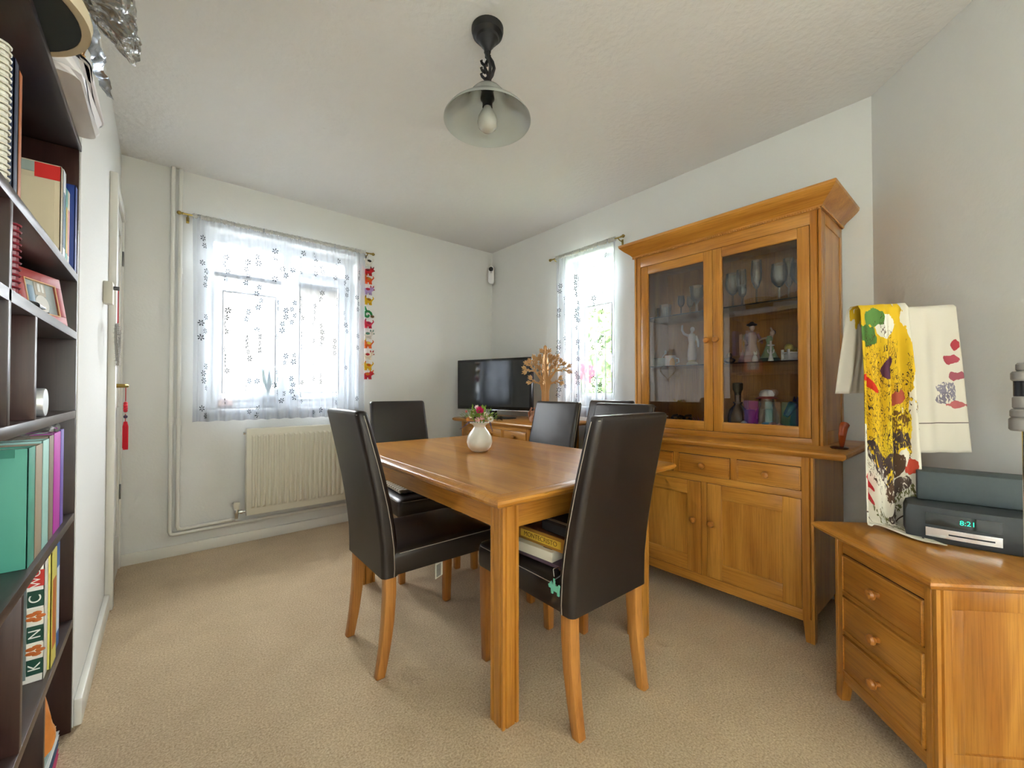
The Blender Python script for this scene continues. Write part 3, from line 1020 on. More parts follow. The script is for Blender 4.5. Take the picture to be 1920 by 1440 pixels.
def columns(cols, rnd, fs):
    out_ = []
    for u in cols:
        v = rnd.uniform(0.08, 0.2)
        while v < 0.97:
            for k in range(rnd.choice((1, 2, 4, 4))):
                if v < 0.98:
                    out_.append((min(0.99, max(0.01, u + rnd.uniform(-0.012, 0.012))), v, fs * rnd.uniform(0.85, 1.1)))
                v += 0.035
            v += rnd.uniform(0.05, 0.16)
    return out_


rn = random.Random(3)
curtain('sheer_curtain', 'wide sheer white curtain with small snowflake flowers over the radiator', 'thin brass curtain rod above the wide window',
        T(0.135, YB - 0.06, 0), 1.145, 2.228, 0.868, 13, 11, columns([0.05, 0.16, 0.27, 0.33, 0.43, 0.475, 0.53, 0.58, 0.66, 0.70, 0.80, 0.865, 0.955], rn, 0.0185))
curtain('sheer_curtain', 'narrow sheer white curtain with snowflake flowers beside the tall dresser', 'short thin brass curtain rod next to the dresser cornice',
        T(XR - 0.06, 2.49, 0, rz=-90), 0.62, 2.222, 0.86, 7, 5, columns([0.08, 0.18, 0.36, 0.44, 0.56, 0.66, 0.78, 0.86], rn, 0.0185))


# ------------------------------------------------------------------ outside: ground, opposite house, hedge and parked car (seen faintly through the curtains)
struct(MB().box(-14, YB + WT, -0.35, 16, 30, -0.25).build('ground', M('#535352', 0.9)))
struct(MB().box(DX + 0.3, -8, -0.35, 16, YB + WT, -0.25).build('ground', M('#7F8A6A', 0.9)))
struct(MB().box(-14, -14, -0.35, 16, -8, -0.25).build('ground', M('#8E8D88', 0.9)))
hs = thing('house', 'house across the street with walls coloured dark to dim the window, faint behind the wide curtain', 'house', (-2.2, 13.5, -0.25))
MB().box(-4.5, 0, 0, 6.5, 6, 4.4).build('wall', M('#4A4743', 0.9), hs)  # wall colour darkened and height raised to hold down the window's brightness
MB().loft([[(-4.9, -0.4, 4.4), (6.9, -0.4, 4.4), (6.9, 6.4, 4.4), (-4.9, 6.4, 4.4)], [(-4.9, 3, 6.0), (6.9, 3, 6.0), (6.9, 3.05, 6.0), (-4.9, 3.05, 6.0)]]).build('roof', M('#3E444C', 0.8), hs, smooth=0)
for xw in (-2.6, 0.6, 3.6):
    for zw in (0.9, 2.9):
        f_ = MB().box(xw, -0.05, zw, xw + 1.3, 0.02, zw + 1.1).build('window', M('#E8E8E6', 0.5), hs)
        MB().box(xw + 0.08, -0.06, zw + 0.08, xw + 1.22, -0.051, zw + 1.02).build('pane', M('#3B4550', 0.15), f_)


def foliage(mb, c, r, n, size, rnd):
    for _ in range(n):
        d = Vector((rnd.gauss(0, 1), rnd.gauss(0, 1), rnd.gauss(0, 1))).normalized()
        p = Vector(c) + Vector((d.x * r[0], d.y * r[1], d.z * r[2])) * rnd.uniform(0.75, 1.0)
        a = Vector((rnd.gauss(0, 1), rnd.gauss(0, 1), rnd.gauss(0, 1))).normalized() * size
        b = d.cross(a).normalized() * size * 0.5
        mb.add([p - a, p + b, p + a, p - b], [(0, 1, 2, 3)])
    return mb


rf = random.Random(21)
hg = thing('garden_shrub', 'green garden shrub outside the narrow window', 'shrub', (6.0, 4.9, -0.25))
MB().tube([(0, 0, 0), (0.05, 0, 0.8), (0, 0.05, 1.6)], [0.06, 0.05, 0.03], 8).build('stem', M('#5C4A38', 0.9), hg)
fo = foliage(MB(), (0, 0, 1.5), (1.1, 1.7, 1.3), 5000, 0.10, rf).build('foliage', M('#7C9A5E', 0.8), hg, smooth=0)
fo['kind'] = 'stuff'
cr = thing('parked_car', 'silver car parked outside, faint through the right half of the wide curtain', 'car', (1.55, 8.6, -0.25), 8)
rings = []
for x, zt in ((-2.0, 0.62), (-1.9, 0.85), (-1.0, 0.92), (1.0, 0.95), (1.9, 0.88), (2.0, 0.6)):
    rings.append([(x, -0.8, 0.28), (x, 0.8, 0.28), (x, 0.82, zt - 0.1), (x, 0.7, zt), (x, -0.7, zt), (x, -0.82, zt - 0.1)])
MB().loft(rings).build('body', M('#B4BCC2', 0.3), cr)
rings = []
for z, a, b, w in ((0.9, -1.15, 1.45, 0.72), (1.38, -0.45, 1.0, 0.58), (1.42, -0.35, 0.9, 0.5)):
    rings.append([(a, -w, z), (b, -w, z), (b, w, z), (a, w, z)])
MB().loft(rings).build('cabin', M('#B4BCC2', 0.3), cr)
for xa, xb in ((-0.78, 0.12), (0.2, 1.05)):
    MB().loft([[(xa, -0.735, 0.93), (xb, -0.735, 0.93), (xb, -0.70, 0.95), (xa, -0.70, 0.95)], [(xa + 0.32 * (xa < 0), -0.62, 1.3), (xb - 0.12, -0.62, 1.3), (xb - 0.12, -0.6, 1.3), (xa + 0.32 * (xa < 0), -0.6, 1.3)]]).build('side_window', M('#20262C', 0.1), cr)
for xw in (-1.25, 1.3):
    for yw in (-0.83, 0.65):
        MB().lathe([(0.30, 0), (0.32, 0.03), (0.32, 0.15), (0.30, 0.18)], 20, mat=T(xw, yw + 0.18, 0.32, rx=90)).build('wheel', M('#1C1C1E', 0.7), cr)

# ------------------------------------------------------------------ things on the window sills
pl = thing('potted_plant', 'dark-leaved plant in a small pot on the sill behind the wide curtain', 'plant', (0.60, YB + 0.07, W1[2]))
MB().lathe([(0.035, 0), (0.045, 0.08), (0.048, 0.085), (0.042, 0.085)], 16).build('pot', M('#8C8F90', 0.5), pl)
for k in range(9):
    a = k * 2.4
    h = 0.16 + 0.03 * (k % 4)
    d = Vector((math.cos(a), 0.35 * math.sin(a), 0))
    mb = MB()
    base, tip = Vector((0, 0, 0.08)), Vector((0, 0, 0.08 + h)) + d * (0.03 + 0.012 * k)
    mid = (base + tip) / 2 + d * 0.005
    s = Vector((-d.y, d.x, 0)).normalized() * 0.016
    mb.add([base, mid + s, tip, mid - s], [(0, 1, 2, 3)])
    mb.build('leaf', M('#3D5A4A', 0.5), pl)
sh = MB()
for k in range(9):
    a = k / 8
    sh.sphere((0.01 + 0.07 * a, 0, 0.03 + 0.012 * math.sin(3 * a)), (0.012 + 0.02 * math.sin(math.pi * a), 0.028, 0.030 * (0.5 + 0.5 * math.sin(math.pi * a)) + 0.004), 12, 8)
so_ = sh.build('sea_shell', M('#C9A79A', 0.5))
so_.location = (0.29, YB + 0.06, W1[2])
tag(so_, 'rounded pinkish shell on the left end of the wide window sill', 'shell')
fl = thing('orchid', 'pink flowering plant on the sill behind the narrow curtain', 'plant', (XR + 0.07, 2.30, W2[2]))
MB().lathe([(0.035, 0), (0.045, 0.09), (0.04, 0.09)], 16).build('pot', M('#E4E0D6', 0.4), fl)
MB().tube([(0, 0, 0.08), (0.0, 0.02, 0.2), (0.0, -0.01, 0.3)], 0.004, 6).tube([(0, 0, 0.08), (0.0, -0.05, 0.2), (0.0, -0.1, 0.27)], 0.004, 6).build('stem', M('#6E8A4E', 0.6), fl)
for (y, z) in ((-0.02, 0.30), (0.03, 0.25), (-0.10, 0.27), (-0.06, 0.22), (0.02, 0.33), (-0.08, 0.31)):
    mb = MB()
    for k in range(5):
        a = k * 2 * math.pi / 5
        mb.sphere((0, y + 0.022 * math.cos(a), z + 0.022 * math.sin(a)), (0.006, 0.017, 0.017), 8, 5)
    mb.build('flower', M('#D4577B', 0.6), fl)

# ------------------------------------------------------------------ hanging felt animals at the end of the curtain rod
ga = thing('animal_garland', 'hanging string of twelve little coloured felt animals beside the wide curtain', 'garland', (1.312, YB - 0.045, 0))
MB().tube([(0, 0, 2.215), (0.0, 0, 1.19)], 0.0012, 5).build('string', M('#D8D2C4', 0.8), ga)
AN = [(2.160, '#E9E4DA', '#3A3634'), (2.081, '#C8202A', '#7A1018'), (2.009, '#E4581E', '#C9861E'), (1.919, '#B69ACB', '#C0304A'), (1.833, '#DDB21C', '#A8741A'), (1.734, '#2E8A4C', '#6E5A34'), (1.635, '#D8344E', '#A01E4A'), (1.545, '#DCD6CC', '#5E8C7A'), (1.465, '#E8702C', '#D8C24A'), (1.370, '#E8DCC6', '#B02A30'), (1.280, '#E0B92A', '#C9641E'), (1.204, '#CF2C3C', '#E07A28')]
for i, (z, c1, c2) in enumerate(AN):
    s = 1 if i % 2 else -1
    mb, ac = MB(), MB()
    if i == 5:
        pts = [(0.030 * math.cos(a * 0.55) * (1 - a / 16) - 0.004, 0, z - 0.018 + 0.030 * math.sin(a * 0.55) * (1 - a / 16)) for a in range(13)]
        mb.tube(pts, [0.0085] * 11 + [0.007, 0.004], 8).tube([(-0.015, 0, z + 0.012), (-0.02, 0, z + 0.04)], [0.009, 0.003], 8)
        ac.sphere((0.03, -0.002, z - 0.028), (0.014, 0.01, 0.010), 10, 6)
    else:
        mb.sphere((0, 0, z), (0.030, 0.013, 0.018), 12, 8)
        mb.sphere((s * 0.026, 0, z + 0.012), (0.016, 0.013, 0.015), 10, 7)
        for q in (-0.018, -0.008, 0.010, 0.020):
            mb.tube([(q, 0.003 * (-1) ** int(q * 1000), z - 0.008), (q * 1.15, 0, z - 0.030)], [0.006, 0.005], 6)
        mb.tube([(-s * 0.028, 0, z + 0.004), (-s * 0.040, 0, z + 0.018), (-s * 0.034, 0, z + 0.03)], [0.005, 0.004, 0.002], 6)
        for e in (-0.007, 0.007):
            ac.tube([(s * 0.026 + e, -0.004, z + 0.022), (s * 0.028 + 1.7 * e, -0.004, z + 0.036)], [0.0055, 0.002], 6)
        ac.sphere((s * 0.041, -0.003, z + 0.008), (0.005, 0.008, 0.005), 8, 5)
        ac.sphere((-0.004 * s, -0.009, z + 0.005), (0.016, 0.006, 0.010), 10, 6)
        ac.sphere((s * 0.024, -0.012, z + 0.015), 0.0025, 6, 4)
    for q in (mb, ac):
        q.v = [(x * 1.2, y * 1.2, z + (zz - z) * 1.2) for x, y, zz in q.v]
    an = mb.build('felt_animal', M(c1, 0.9), ga)
    ac.build('trim', M(c2, 0.9), an)

# ------------------------------------------------------------------ indoor camera in the far corner
ic = thing('security_camera', 'small white capsule-shaped camera with a black lens in the far corner', 'camera', (2.615, 3.435, 0), -45)
rings = []
for k in range(7):
    a = -90 + 30 * k
MB().loft([[(x, y, 2.215 + z * 1.0) for x, y, z in [(0.032 * math.cos(R(t)), -0.0, (0.125 if math.sin(R(t)) > 0 else 0.0) + 0.032 * math.sin(R(t))) for t in range(0, 360, 12)]], [(x, y, 2.215 + z) for x, y, z in [(0.032 * math.cos(R(t)), -0.022, (0.125 if math.sin(R(t)) > 0 else 0.0) + 0.032 * math.sin(R(t))) for t in range(0, 360, 12)]], [(x, y, 2.215 + z) for x, y, z in [(0.027 * math.cos(R(t)), -0.028, (0.125 if math.sin(R(t)) > 0 else 0.0) + 0.027 * math.sin(R(t))) for t in range(0, 360, 12)]]]).build('housing', 'white_plastic', ic)
ln = MB().lathe([(0.024, 0), (0.024, 0.004), (0.020, 0.006), (0.010, 0.003)], 20, mat=T(0, -0.027, 2.335, rx=90)).build('lens', 'black_plastic', ic)
MB().sphere((0, -0.031, 2.335), (0.006, 0.003, 0.006), 10, 6).build('lens_glass', 'screen', ln)
MB().lathe([(0.005, 0), (0.005, 0.002)], 10, mat=T(0, -0.027, 2.30, rx=90)).build('sensor', 'black_plastic', ic)
MB().box(-0.03, 0.0, 2.22, 0.03, 0.035, 2.33, 0.004).build('mount', 'white_plastic', ic)

# ------------------------------------------------------------------ television
tv = thing('television', 'flat black television on the oak sideboard in the far corner', 'television', (2.245, 2.93, 0.8265), 106.4)
W_, H0, H1 = 0.815, 0.075, 0.53
mb = MB().box(-W_ / 2, -0.005, H0, W_ / 2, 0.035, H1, 0.006).box(-0.3, 0.035, H0 + 0.08, 0.3, 0.065, H1 - 0.09, 0.01)
mb.build('casing', 'black_plastic', tv)
MB().box(-W_ / 2 + 0.022, 0.0 - 0.0068, H0 + 0.028, W_ / 2 - 0.022, -0.0048, H1 - 0.022).build('screen', 'screen', tv)
MB().box(-W_ / 2 + 0.001, -0.0062, H0 - 0.006, W_ / 2 - 0.001, 0.02, H0 + 0.001, 0.002).build('lower_trim', 'chrome', tv)
MB().box(-0.03, 0.0, H0 - 0.07, 0.03, 0.03, H0 + 0.02, 0.004).build('neck', 'black_plastic', tv)
MB().loft([rrect(0.42, 0.20, 0.07, 5, 0, 0.015, 0.0), rrect(0.42, 0.20, 0.07, 5, 0, 0.015, 0.006), rrect(0.36, 0.16, 0.06, 5, 0, 0.015, 0.012)]).build('base', 'black_plastic', tv)
tv.rotation_euler = (0, 0, R(-73.6 + 0))

gl_ = thing('spectacles', 'folded dark spectacles lying in front of the television', 'spectacles', (2.13, 2.66, 0.8265), 60)
mb = MB()
for s in (-1, 1):
    mb.tube([(s * 0.032 + 0.022 * math.cos(R(t)), 0, 0.018 + 0.016 * math.sin(R(t))) for t in range(0, 361, 24)], 0.0022, 6)
mb.tube([(-0.012, 0, 0.02), (0.012, 0, 0.02)], 0.0022, 6)
mb.build('frame', 'black_plastic', gl_)
for s in (-1, 1):
    MB().tube([(s * 0.054, 0, 0.022), (s * 0.05, 0.02, 0.016), (-s * 0.05, 0.03 + 0.012 * s, 0.008), (-s * 0.075, 0.036 + 0.012 * s, 0.004)], 0.002, 6).build('temple', 'black_plastic', gl_)

# ------------------------------------------------------------------ plywood tree and a little carved ornament on the sideboard
wt = thing('wooden_tree', 'slotted plywood tree ornament with cut-out leaves on the sideboard', 'ornament', (2.345, 2.365, 0.8265))
rt = random.Random(12)


def leaf(mb, p, a, L, th, mtx):
    pts = []
    for k in range(10):
        t = 2 * math.pi * k / 10
        x, y = L / 2 + L / 2 * math.cos(t), L * 0.19 * math.sin(t)
        pts.append((p[0] + x * math.cos(a) - y * math.sin(a), p[1] + x * math.sin(a) + y * math.cos(a)))
    mb.prism(pts, th, mat=mtx)


def branch(mb, p, a, L, w, depth, mtx, th):
    q = (p[0] + L * math.cos(a), p[1] + L * math.sin(a))
    n = (-math.sin(a), math.cos(a))
    w2 = w * 0.62
    mb.prism([(p[0] + n[0] * w / 2, p[1] + n[1] * w / 2), (p[0] - n[0] * w / 2, p[1] - n[1] * w / 2), (q[0] - n[0] * w2 / 2, q[1] - n[1] * w2 / 2), (q[0] + n[0] * w2 / 2, q[1] + n[1] * w2 / 2)], th, mat=mtx)
    nl = 3 if depth else 6
    for k in range(nl):
        t = 0.35 + 0.65 * (k + 1) / nl
        s = 1 if k % 2 else -1
        if depth < 2:
            leaf(mb, (p[0] + L * t * math.cos(a), p[1] + L * t * math.sin(a)), a + s * rt.uniform(0.5, 1.0), 0.024, th, mtx)
    if depth == 0:
        leaf(mb, q, a, 0.026, th, mtx)
    if depth:
        for da in ((-0.55, 0.45) if depth == 1 else (-0.7, 0.0, 0.65)):
            branch(mb, q, a + da + rt.uniform(-0.12, 0.12), L * rt.uniform(0.62, 0.8), w2, depth - 1, mtx, th)


for k, rz in enumerate((-52, 38, 128, 218)):
    mb = MB()
    th = 0.008
    mtx = T(0, 0, 0, rz=rz) @ Matrix(((1, 0, 0, 0), (0, 0, 1, -th / 2), (0, 1, 0, 0), (0, 0, 0, 1)))
    mb.prism([(0.0, 0), (0.085, 0), (0.05, 0.025), (0.03, 0.10), (0.03, 0.24), (0.05, 0.32), (0.035, 0.34), (0.016, 0.40), (0.013, 0.60), (0.0, 0.612)], th, mat=mtx)
    branch(mb, (0.034, 0.30), R(18), 0.062, 0.016, 1, mtx, th)
    branch(mb, (0.03, 0.33), R(78), 0.10, 0.012, 1, mtx, th)
    branch(mb, (0.028, 0.33), R(54), 0.090, 0.022, 2, mtx, th)
    branch(mb, (0.012, 0.44), R(60), 0.055, 0.014, 1, mtx, th)
    branch(mb, (0.010, 0.40), R(38), 0.060, 0.010, 0, mtx, th)
    branch(mb, (0.010, 0.54), R(50), 0.032, 0.010, 0, mtx, th)
    mb.build('tree_panel', 'plywood', wt, smooth=0)

ow = thing('carved_ornament', 'small pinkish carved ornament on the sideboard beside the plywood tree', 'ornament', (2.20, 2.345, 0.8265))
MB().lathe([(0.025, 0), (0.034, 0.01), (0.038, 0.04), (0.03, 0.075), (0.02, 0.09)], 14).build('body', M('#C79C80', 0.7, var=0.4, vscale=60), ow)
mb = MB()
for k in range(5):
    a = k * 1.26
    mb.tube([(0.028 * math.cos(a), 0.028 * math.sin(a), 0.03), (0.045 * math.cos(a + 0.4), 0.045 * math.sin(a + 0.4), 0.075), (0.02 * math.cos(a + 0.8), 0.02 * math.sin(a + 0.8), 0.115)], [0.012, 0.009, 0.004], 7)
mb.build('carved_curls', M('#A9745A', 0.7, var=0.4, vscale=60), ow)

# ------------------------------------------------------------------ vase and flowers on the table
va = thing('vase', 'small glossy white pear-shaped vase on the dining table', 'vase', (1.245, 1.735, 0.7628))
MB().lathe([(0.034, 0), (0.045, 0.006), (0.060, 0.025), (0.0665, 0.05), (0.062, 0.078), (0.047, 0.102), (0.034, 0.118), (0.030, 0.127), (0.033, 0.135), (0.046, 0.143), (0.0535, 0.148), (0.052, 0.150), (0.044, 0.146), (0.028, 0.132), (0.026, 0.10)], 36, cap1=False).build('body', 'white_ceramic', va)
bq = thing('flower_bouquet', 'bunch of pink and white artificial flowers in the white vase', 'flowers', (1.245, 1.735, 0.7628))
rb = random.Random(5)
mb = MB()
for k in range(150):
    a = rb.uniform(0, 6.28)
    t = rb.random() ** 0.6
    base = Vector((0.02 * math.cos(a), 0.02 * math.sin(a), 0.14))
    d = Vector((math.cos(a) * t, math.sin(a) * t, 1.15 - 0.75 * t)).normalized()
    L = rb.uniform(0.04, 0.088)
    p = base + d * L
    s = d.cross(Vector((0, 0, 1))).normalized() * rb.uniform(0.004, 0.009)
    q = p + (d + Vector((0, 0, rb.uniform(-0.5, 0.3)))).normalized() * rb.uniform(0.018, 0.03)
    m_ = (p + q) / 2
    mb.add([p, m_ + s, q, m_ - s], [(0, 1, 2, 3)])
f1 = mb.build('foliage', M('#7FA23C', 0.6, var=0.4, vscale=45), bq, smooth=0)
f1['kind'] = 'stuff'
mb = MB()
for k in range(26):
    a = k * 0.7
    mb.tube([(0.01 * math.cos(a), 0.01 * math.sin(a), 0.02), (0.02 * math.cos(a), 0.02 * math.sin(a), 0.14), (0.045 * math.cos(a), 0.045 * math.sin(a), 0.18 + 0.02 * (k % 3))], 0.0015, 5)
mb.build('stems', M('#6C8E38', 0.6), bq)


def bloom(c, d, r, petals, col, ccol, layers=1):
    d = Vector(d).normalized()
    s = d.orthogonal().normalized()
    t = d.cross(s)
    mb = MB()
    for ly in range(layers):
        for k in range(petals):
            a = 2 * math.pi * (k + 0.5 * ly) / petals
            u_ = s * math.cos(a) + t * math.sin(a)
            w_ = (s * -math.sin(a) + t * math.cos(a)) * r * (2.2 / petals)
            rr_ = r * (1 - 0.28 * ly)
            lift = d * r * (0.15 + 0.25 * ly)
            c0 = Vector(c) + d * 0.003 * ly
            mb.add([c0, c0 + u_ * rr_ * 0.6 + w_ + lift * 0.6, c0 + u_ * rr_ + lift, c0 + u_ * rr_ * 0.6 - w_ + lift * 0.6], [(0, 1, 2, 3)])
    o = mb.build('flower', M(col, 0.6), bq, smooth=0)
    MB().sphere(tuple(Vector(c) + d * r * 0.2), (r * 0.26,) * 3, 8, 6).build('flower_centre', M(ccol, 0.7), o)


V0 = Vector((-0.62, -0.78, 0.25))
for (dx, z, f_, r, n_, c1, c2, ly) in ((0.004, 0.213, 0.03, 0.024, 10, '#D81E6A', '#E8508C', 3), (0.058, 0.168, 0.045, 0.019, 12, '#F2EEE6', '#C9A23A', 1), (-0.006, 0.166, 0.055, 0.015, 7, '#E9B9C0', '#D8C06A', 2), (0.018, 0.176, 0.055, 0.015, 7, '#E7A9B8', '#E4D4A0', 2), (-0.012, 0.226, 0.02, 0.014, 7, '#EFD7DC', '#D8A0A8', 2), (0.042, 0.182, 0.03, 0.013, 8, '#E6DCC0', '#C2A860', 1), (-0.042, 0.182, 0.03, 0.012, 6, '#EFE6C8', '#D0B85A', 1), (-0.058, 0.166, 0.02, 0.012, 6, '#E98A4A', '#E0C050', 1), (0.03, 0.192, 0.02, 0.013, 7, '#F0E6D8', '#D0B060', 1), (-0.03, 0.205, 0.0, 0.012, 7, '#E6D8A8', '#C0A850', 1), (-0.068, 0.205, 0.0, 0.009, 6, '#E88C8C', '#D07060', 1)):
    p = Vector((0.64, -0.77, 0)) * 0  # origin of the bunch
    rgt = Vector((0.7644, -0.6447, 0))
    c = rgt * dx + Vector((-0.6447, -0.7644, 0)) * f_ + Vector((0, 0, z))
    bloom(tuple(c), V0 + rgt * dx * 6, r, n_, c1, c2, ly)
for s, tip in ((-1, (-0.098, 0.118)), (1, (0.066, 0.108))):
    rgt = Vector((0.7644, -0.6447, 0))
    a, b = rgt * (0.05 * s) + Vector((0, 0, 0.155)) + Vector((-0.02, -0.03, 0)), rgt * tip[0] + Vector((0, 0, tip[1])) + Vector((-0.03, -0.04, 0))
    mb = MB().tube([a - rgt * 0.03 * s, a, b], 0.0014, 5)
    for k in range(8):
        q = a + (b - a) * (k / 8 + 0.1)
        mb.sphere(tuple(q), (0.0052 - 0.0004 * k,) * 3, 7, 5)
    mb.build('lavender_sprig', M('#7E6A7C', 0.8), bq)

# ------------------------------------------------------------------ ceiling light
lm = thing('pendant_light', 'black iron ceiling light with a twisted stem and ribbed glass bell shade', 'ceiling light', (0.983, 1.318, ZC))
MB().lathe([(0.064, 0), (0.064, -0.012), (0.060, -0.026), (0.046, -0.036), (0.043, -0.046), (0.030, -0.056), (0.026, -0.068), (0.015, -0.082), (0.013, -0.096)], 32).build('ceiling_rose', 'black_iron', lm)
mb = MB().tube([(0, 0, -0.09), (0, 0, -0.115)], 0.011, 10)
for ph in (0, 3.14):
    mb.tube([(0.011 * math.cos(ph + t * 0.5), 0.011 * math.sin(ph + t * 0.5), -0.10 - 0.011 * t) for t in range(0, 12)], 0.0062, 8)
rgt = Vector((0.7644, -0.6447, 0))
mb.tube([rgt * x + Vector((0, 0, z)) for x, z in ((0.004, -0.11), (0.02, -0.135), (0.026, -0.16), (0.018, -0.19), (0.004, -0.215))], [0.007, 0.007, 0.007, 0.007, 0.005], 8)
for z in (-0.135, -0.163, -0.188):
    mb.tube([rgt * x + Vector((0, 0, zz)) for x, zz in ((0.002, z - 0.012), (-0.012, z - 0.014), (-0.022, z - 0.004), (-0.026, z + 0.004), (-0.020, z + 0.008))], [0.005, 0.006, 0.006, 0.005, 0.003], 7)
mb.build('twisted_stem', 'black_iron', lm)
tl = Matrix.Translation((0, 0, -0.225)) @ Matrix.Rotation(R(-1), 4, Vector((0.7644, -0.6447, 0)))
MB().lathe([(0.012, 0.014), (0.014, 0.0), (0.028, -0.008), (0.030, -0.016), (0.02, -0.02)], 20, mat=tl).build('shade_holder', 'black_iron', lm)
pr = [(0.026, -0.012), (0.040, -0.017), (0.056, -0.028), (0.070, -0.045), (0.080, -0.062), (0.092, -0.078), (0.116, -0.098), (0.142, -0.116), (0.162, -0.134), (0.173, -0.150)]
outer = [(r, z) for r, z in pr]
inner = [(r - 0.003, z - 0.002) for r, z in reversed(pr)]
MB().lathe(outer + [(0.1735, -0.1535)] + inner, 72, mat=tl, cap0=False, cap1=False).build('glass_shade', 'shade_glass', lm, smooth=60)
mb = MB().lathe([(0.020, -0.02), (0.024, -0.03), (0.028, -0.055), (0.028, -0.062), (0.020, -0.075), (0.020, -0.095)], 20, mat=tl)
mb.build('lamp_holder', 'black_plastic', lm)
MB().lathe([(0.014, -0.09), (0.017, -0.10), (0.026, -0.115), (0.036, -0.135), (0.040, -0.155), (0.036, -0.176), (0.022, -0.190), (0.004, -0.195)], 24, mat=tl).build('light_bulb', 'bulb_glass', lm)

# ------------------------------------------------------------------ dark bookcase built into the alcove on the left
bk = thing('bookcase', 'dark wood bookcase full of books in the alcove at the left edge', 'bookcase')
KX0, KX1 = -0.50, XL - 0.002
KY0, KY1 = 0.752, 1.918
BT = 1.85
for y0, y1 in ((KY0, KY0 + 0.02), (KY1 - 0.016, KY1)):
    MB().box(KX0, y0, 0, KX1, y1, BT, 0.0015).build('side', 'dark_wood_z', bk)
MB().box(KX0, KY0, 0, KX0 + 0.012, KY1, BT).build('back_board', 'dark_wood_z', bk)
MB().box(KX0, KY0, BT - 0.0, KX1 + 0.004, KY1, BT + 0.022, 0.002).build('top', 'dark_wood_y', bk)
SHZ = (1.425, 1.240, 0.990, 0.665, 0.330)
for z in SHZ:
    MB().box(KX0 + 0.012, KY0 + 0.02, z, KX1, KY1 - 0.016, z + 0.024, 0.0015).build('shelf', 'dark_wood_y', bk)
for y, za, zb in ((1.148, 1.014, 1.425), (1.352, 1.014, 1.240), (1.272, 0.354, 0.665), (1.496, 0.0, 0.330)):
    MB().box(KX0 + 0.012, y, za, KX1, y + 0.018, zb, 0.0015).build('divider', 'dark_wood_z', bk)


def book(y, th, dep, hgt, z, col, label, xf=None, kind='hard', band=None, lean=0.0, cat='book', group=None):
    """a book standing on shelf height z, spine to the room, covers facing along y"""
    xf = XL - 0.012 if xf is None else xf
    if group is None:
        group = 'folders on the fourth shelf' if cat == 'folder' else ('books on the top shelf' if z > 1.4 else ('cookbooks on the fifth shelf' if z < 0.5 else 'books on the middle shelves'))
    r = thing('folder' if cat == 'folder' else 'book', label, cat, (xf, y, z), 0, group)
    r.rotation_euler = (R(-lean), 0, 0)
    m_ = M(col, 0.55)
    if kind == 'comb':
        MB().box(-dep, 0, 0, -0.012, 0.002, hgt, 0.0005).box(-dep, th - 0.002, 0, -0.012, th, hgt, 0.0005).build('cover', m_, r)
        MB().box(-dep + 0.003, 0.002, 0.003, -0.014, th - 0.002, hgt - 0.003).build('pages', 'paper', r)
        mb = MB()
        n_ = int(hgt / 0.0125)
        for k in range(n_):
            zz = 0.008 + k * (hgt - 0.016) / (n_ - 1)
            mb.tube([(-0.016 + (0.5 * th + 0.004) * 0.9 * math.cos(R(t)) , th / 2 + (0.5 * th + 0.003) * math.sin(R(t)), zz) for t in range(-120, 121, 30)], 0.0022, 5)
        mb.build('comb_binding', M(band or '#5A2B28', 0.4), r)
        if True:
            MB().tube([(-0.012, th / 2, 0.004), (-0.012, th / 2, hgt - 0.004)], th * 0.36, 8).build('binding_spine', M(band or '#5A2B28', 0.4), r)
    else:
        c = MB().box(-dep, 0, 0, 0, 0.0025, hgt, 0.0006).box(-dep, th - 0.0025, 0, 0, th, hgt, 0.0006).box(-0.003, 0.0, 0, 0.0, th, hgt, 0.0006)
        c.build('cover', m_, r)
        MB().box(-dep + 0.005, 0.0026, 0.004, -0.003, th - 0.0026, hgt - 0.004).build('pages', 'paper', r)
        if band:
            MB().box(0.0001, th * 0.18, hgt * 0.15, 0.0006, th * 0.82, hgt * 0.75).build('spine_label', M(band, 0.6), r)
    return r


S1, S2, S3, S4, S5 = [z + 0.0245 for z in SHZ]
book(1.168, 0.030, 0.21, 0.275, S1, '#D6CFB4', 'cream comb-bound book at the left edge of the top shelf', kind='comb', band='#D9D5C6')
book(1.218, 0.026, 0.20, 0.27, S1, '#1E2A44', 'thin dark navy book next to the cream comb-bound one')
book(1.250, 0.022, 0.20, 0.265, S1, '#B0622E', 'thin orange-brown book on the top shelf')
b1 = book(1.69, 0.022, 0.185, 0.255, S1, '#CDBFA0', 'beige notebook with maroon comb and red corner on the top shelf', kind='hard')
mb = MB()
for k in range(17):
    zz = 0.01 + k * 0.0145
    mb.tube([(-0.118 + 0.014 * math.cos(R(t)), -0.003 + 0.008 * math.sin(R(t)), zz) for t in range(-200, 21, 44)], 0.0035, 5)
mb.build('comb_binding', M('#5E2A2C', 0.4), b1)
MB().box(-0.05, -0.0012, 0.212, -0.002, -0.0002, 0.252).build('corner_print', M('#D2221E', 0.5), b1)
MB().box(-0.09, -0.0012, 0.224, -0.05, -0.0002, 0.252).build('corner_print', M('#9BA9A0', 0.5), b1)
MB().box(-0.16, -0.0018, 0.0, -0.012, -0.0003, 0.208).build('cover_sheet', M('#D6C8A8', 0.6), b1)
book(1.722, 0.040, 0.165, 0.262, S1, '#D9DDE0', 'white pamphlet with teal spine print on the top shelf', band='#4E6E86')
book(1.766, 0.028, 0.155, 0.225, S1, '#5FA89A', 'thin teal booklet on the top shelf', band='#D8B24A')
book(1.798, 0.030, 0.150, 0.228, S1, '#E3D9C8', 'thin pale booklet with pink print on the top shelf', band='#D88A80')
book(1.862, 0.034, 0.175, 0.270, S1, '#1D3C8C', 'tall blue book at the far end of the top shelf', xf=XL - 0.004)
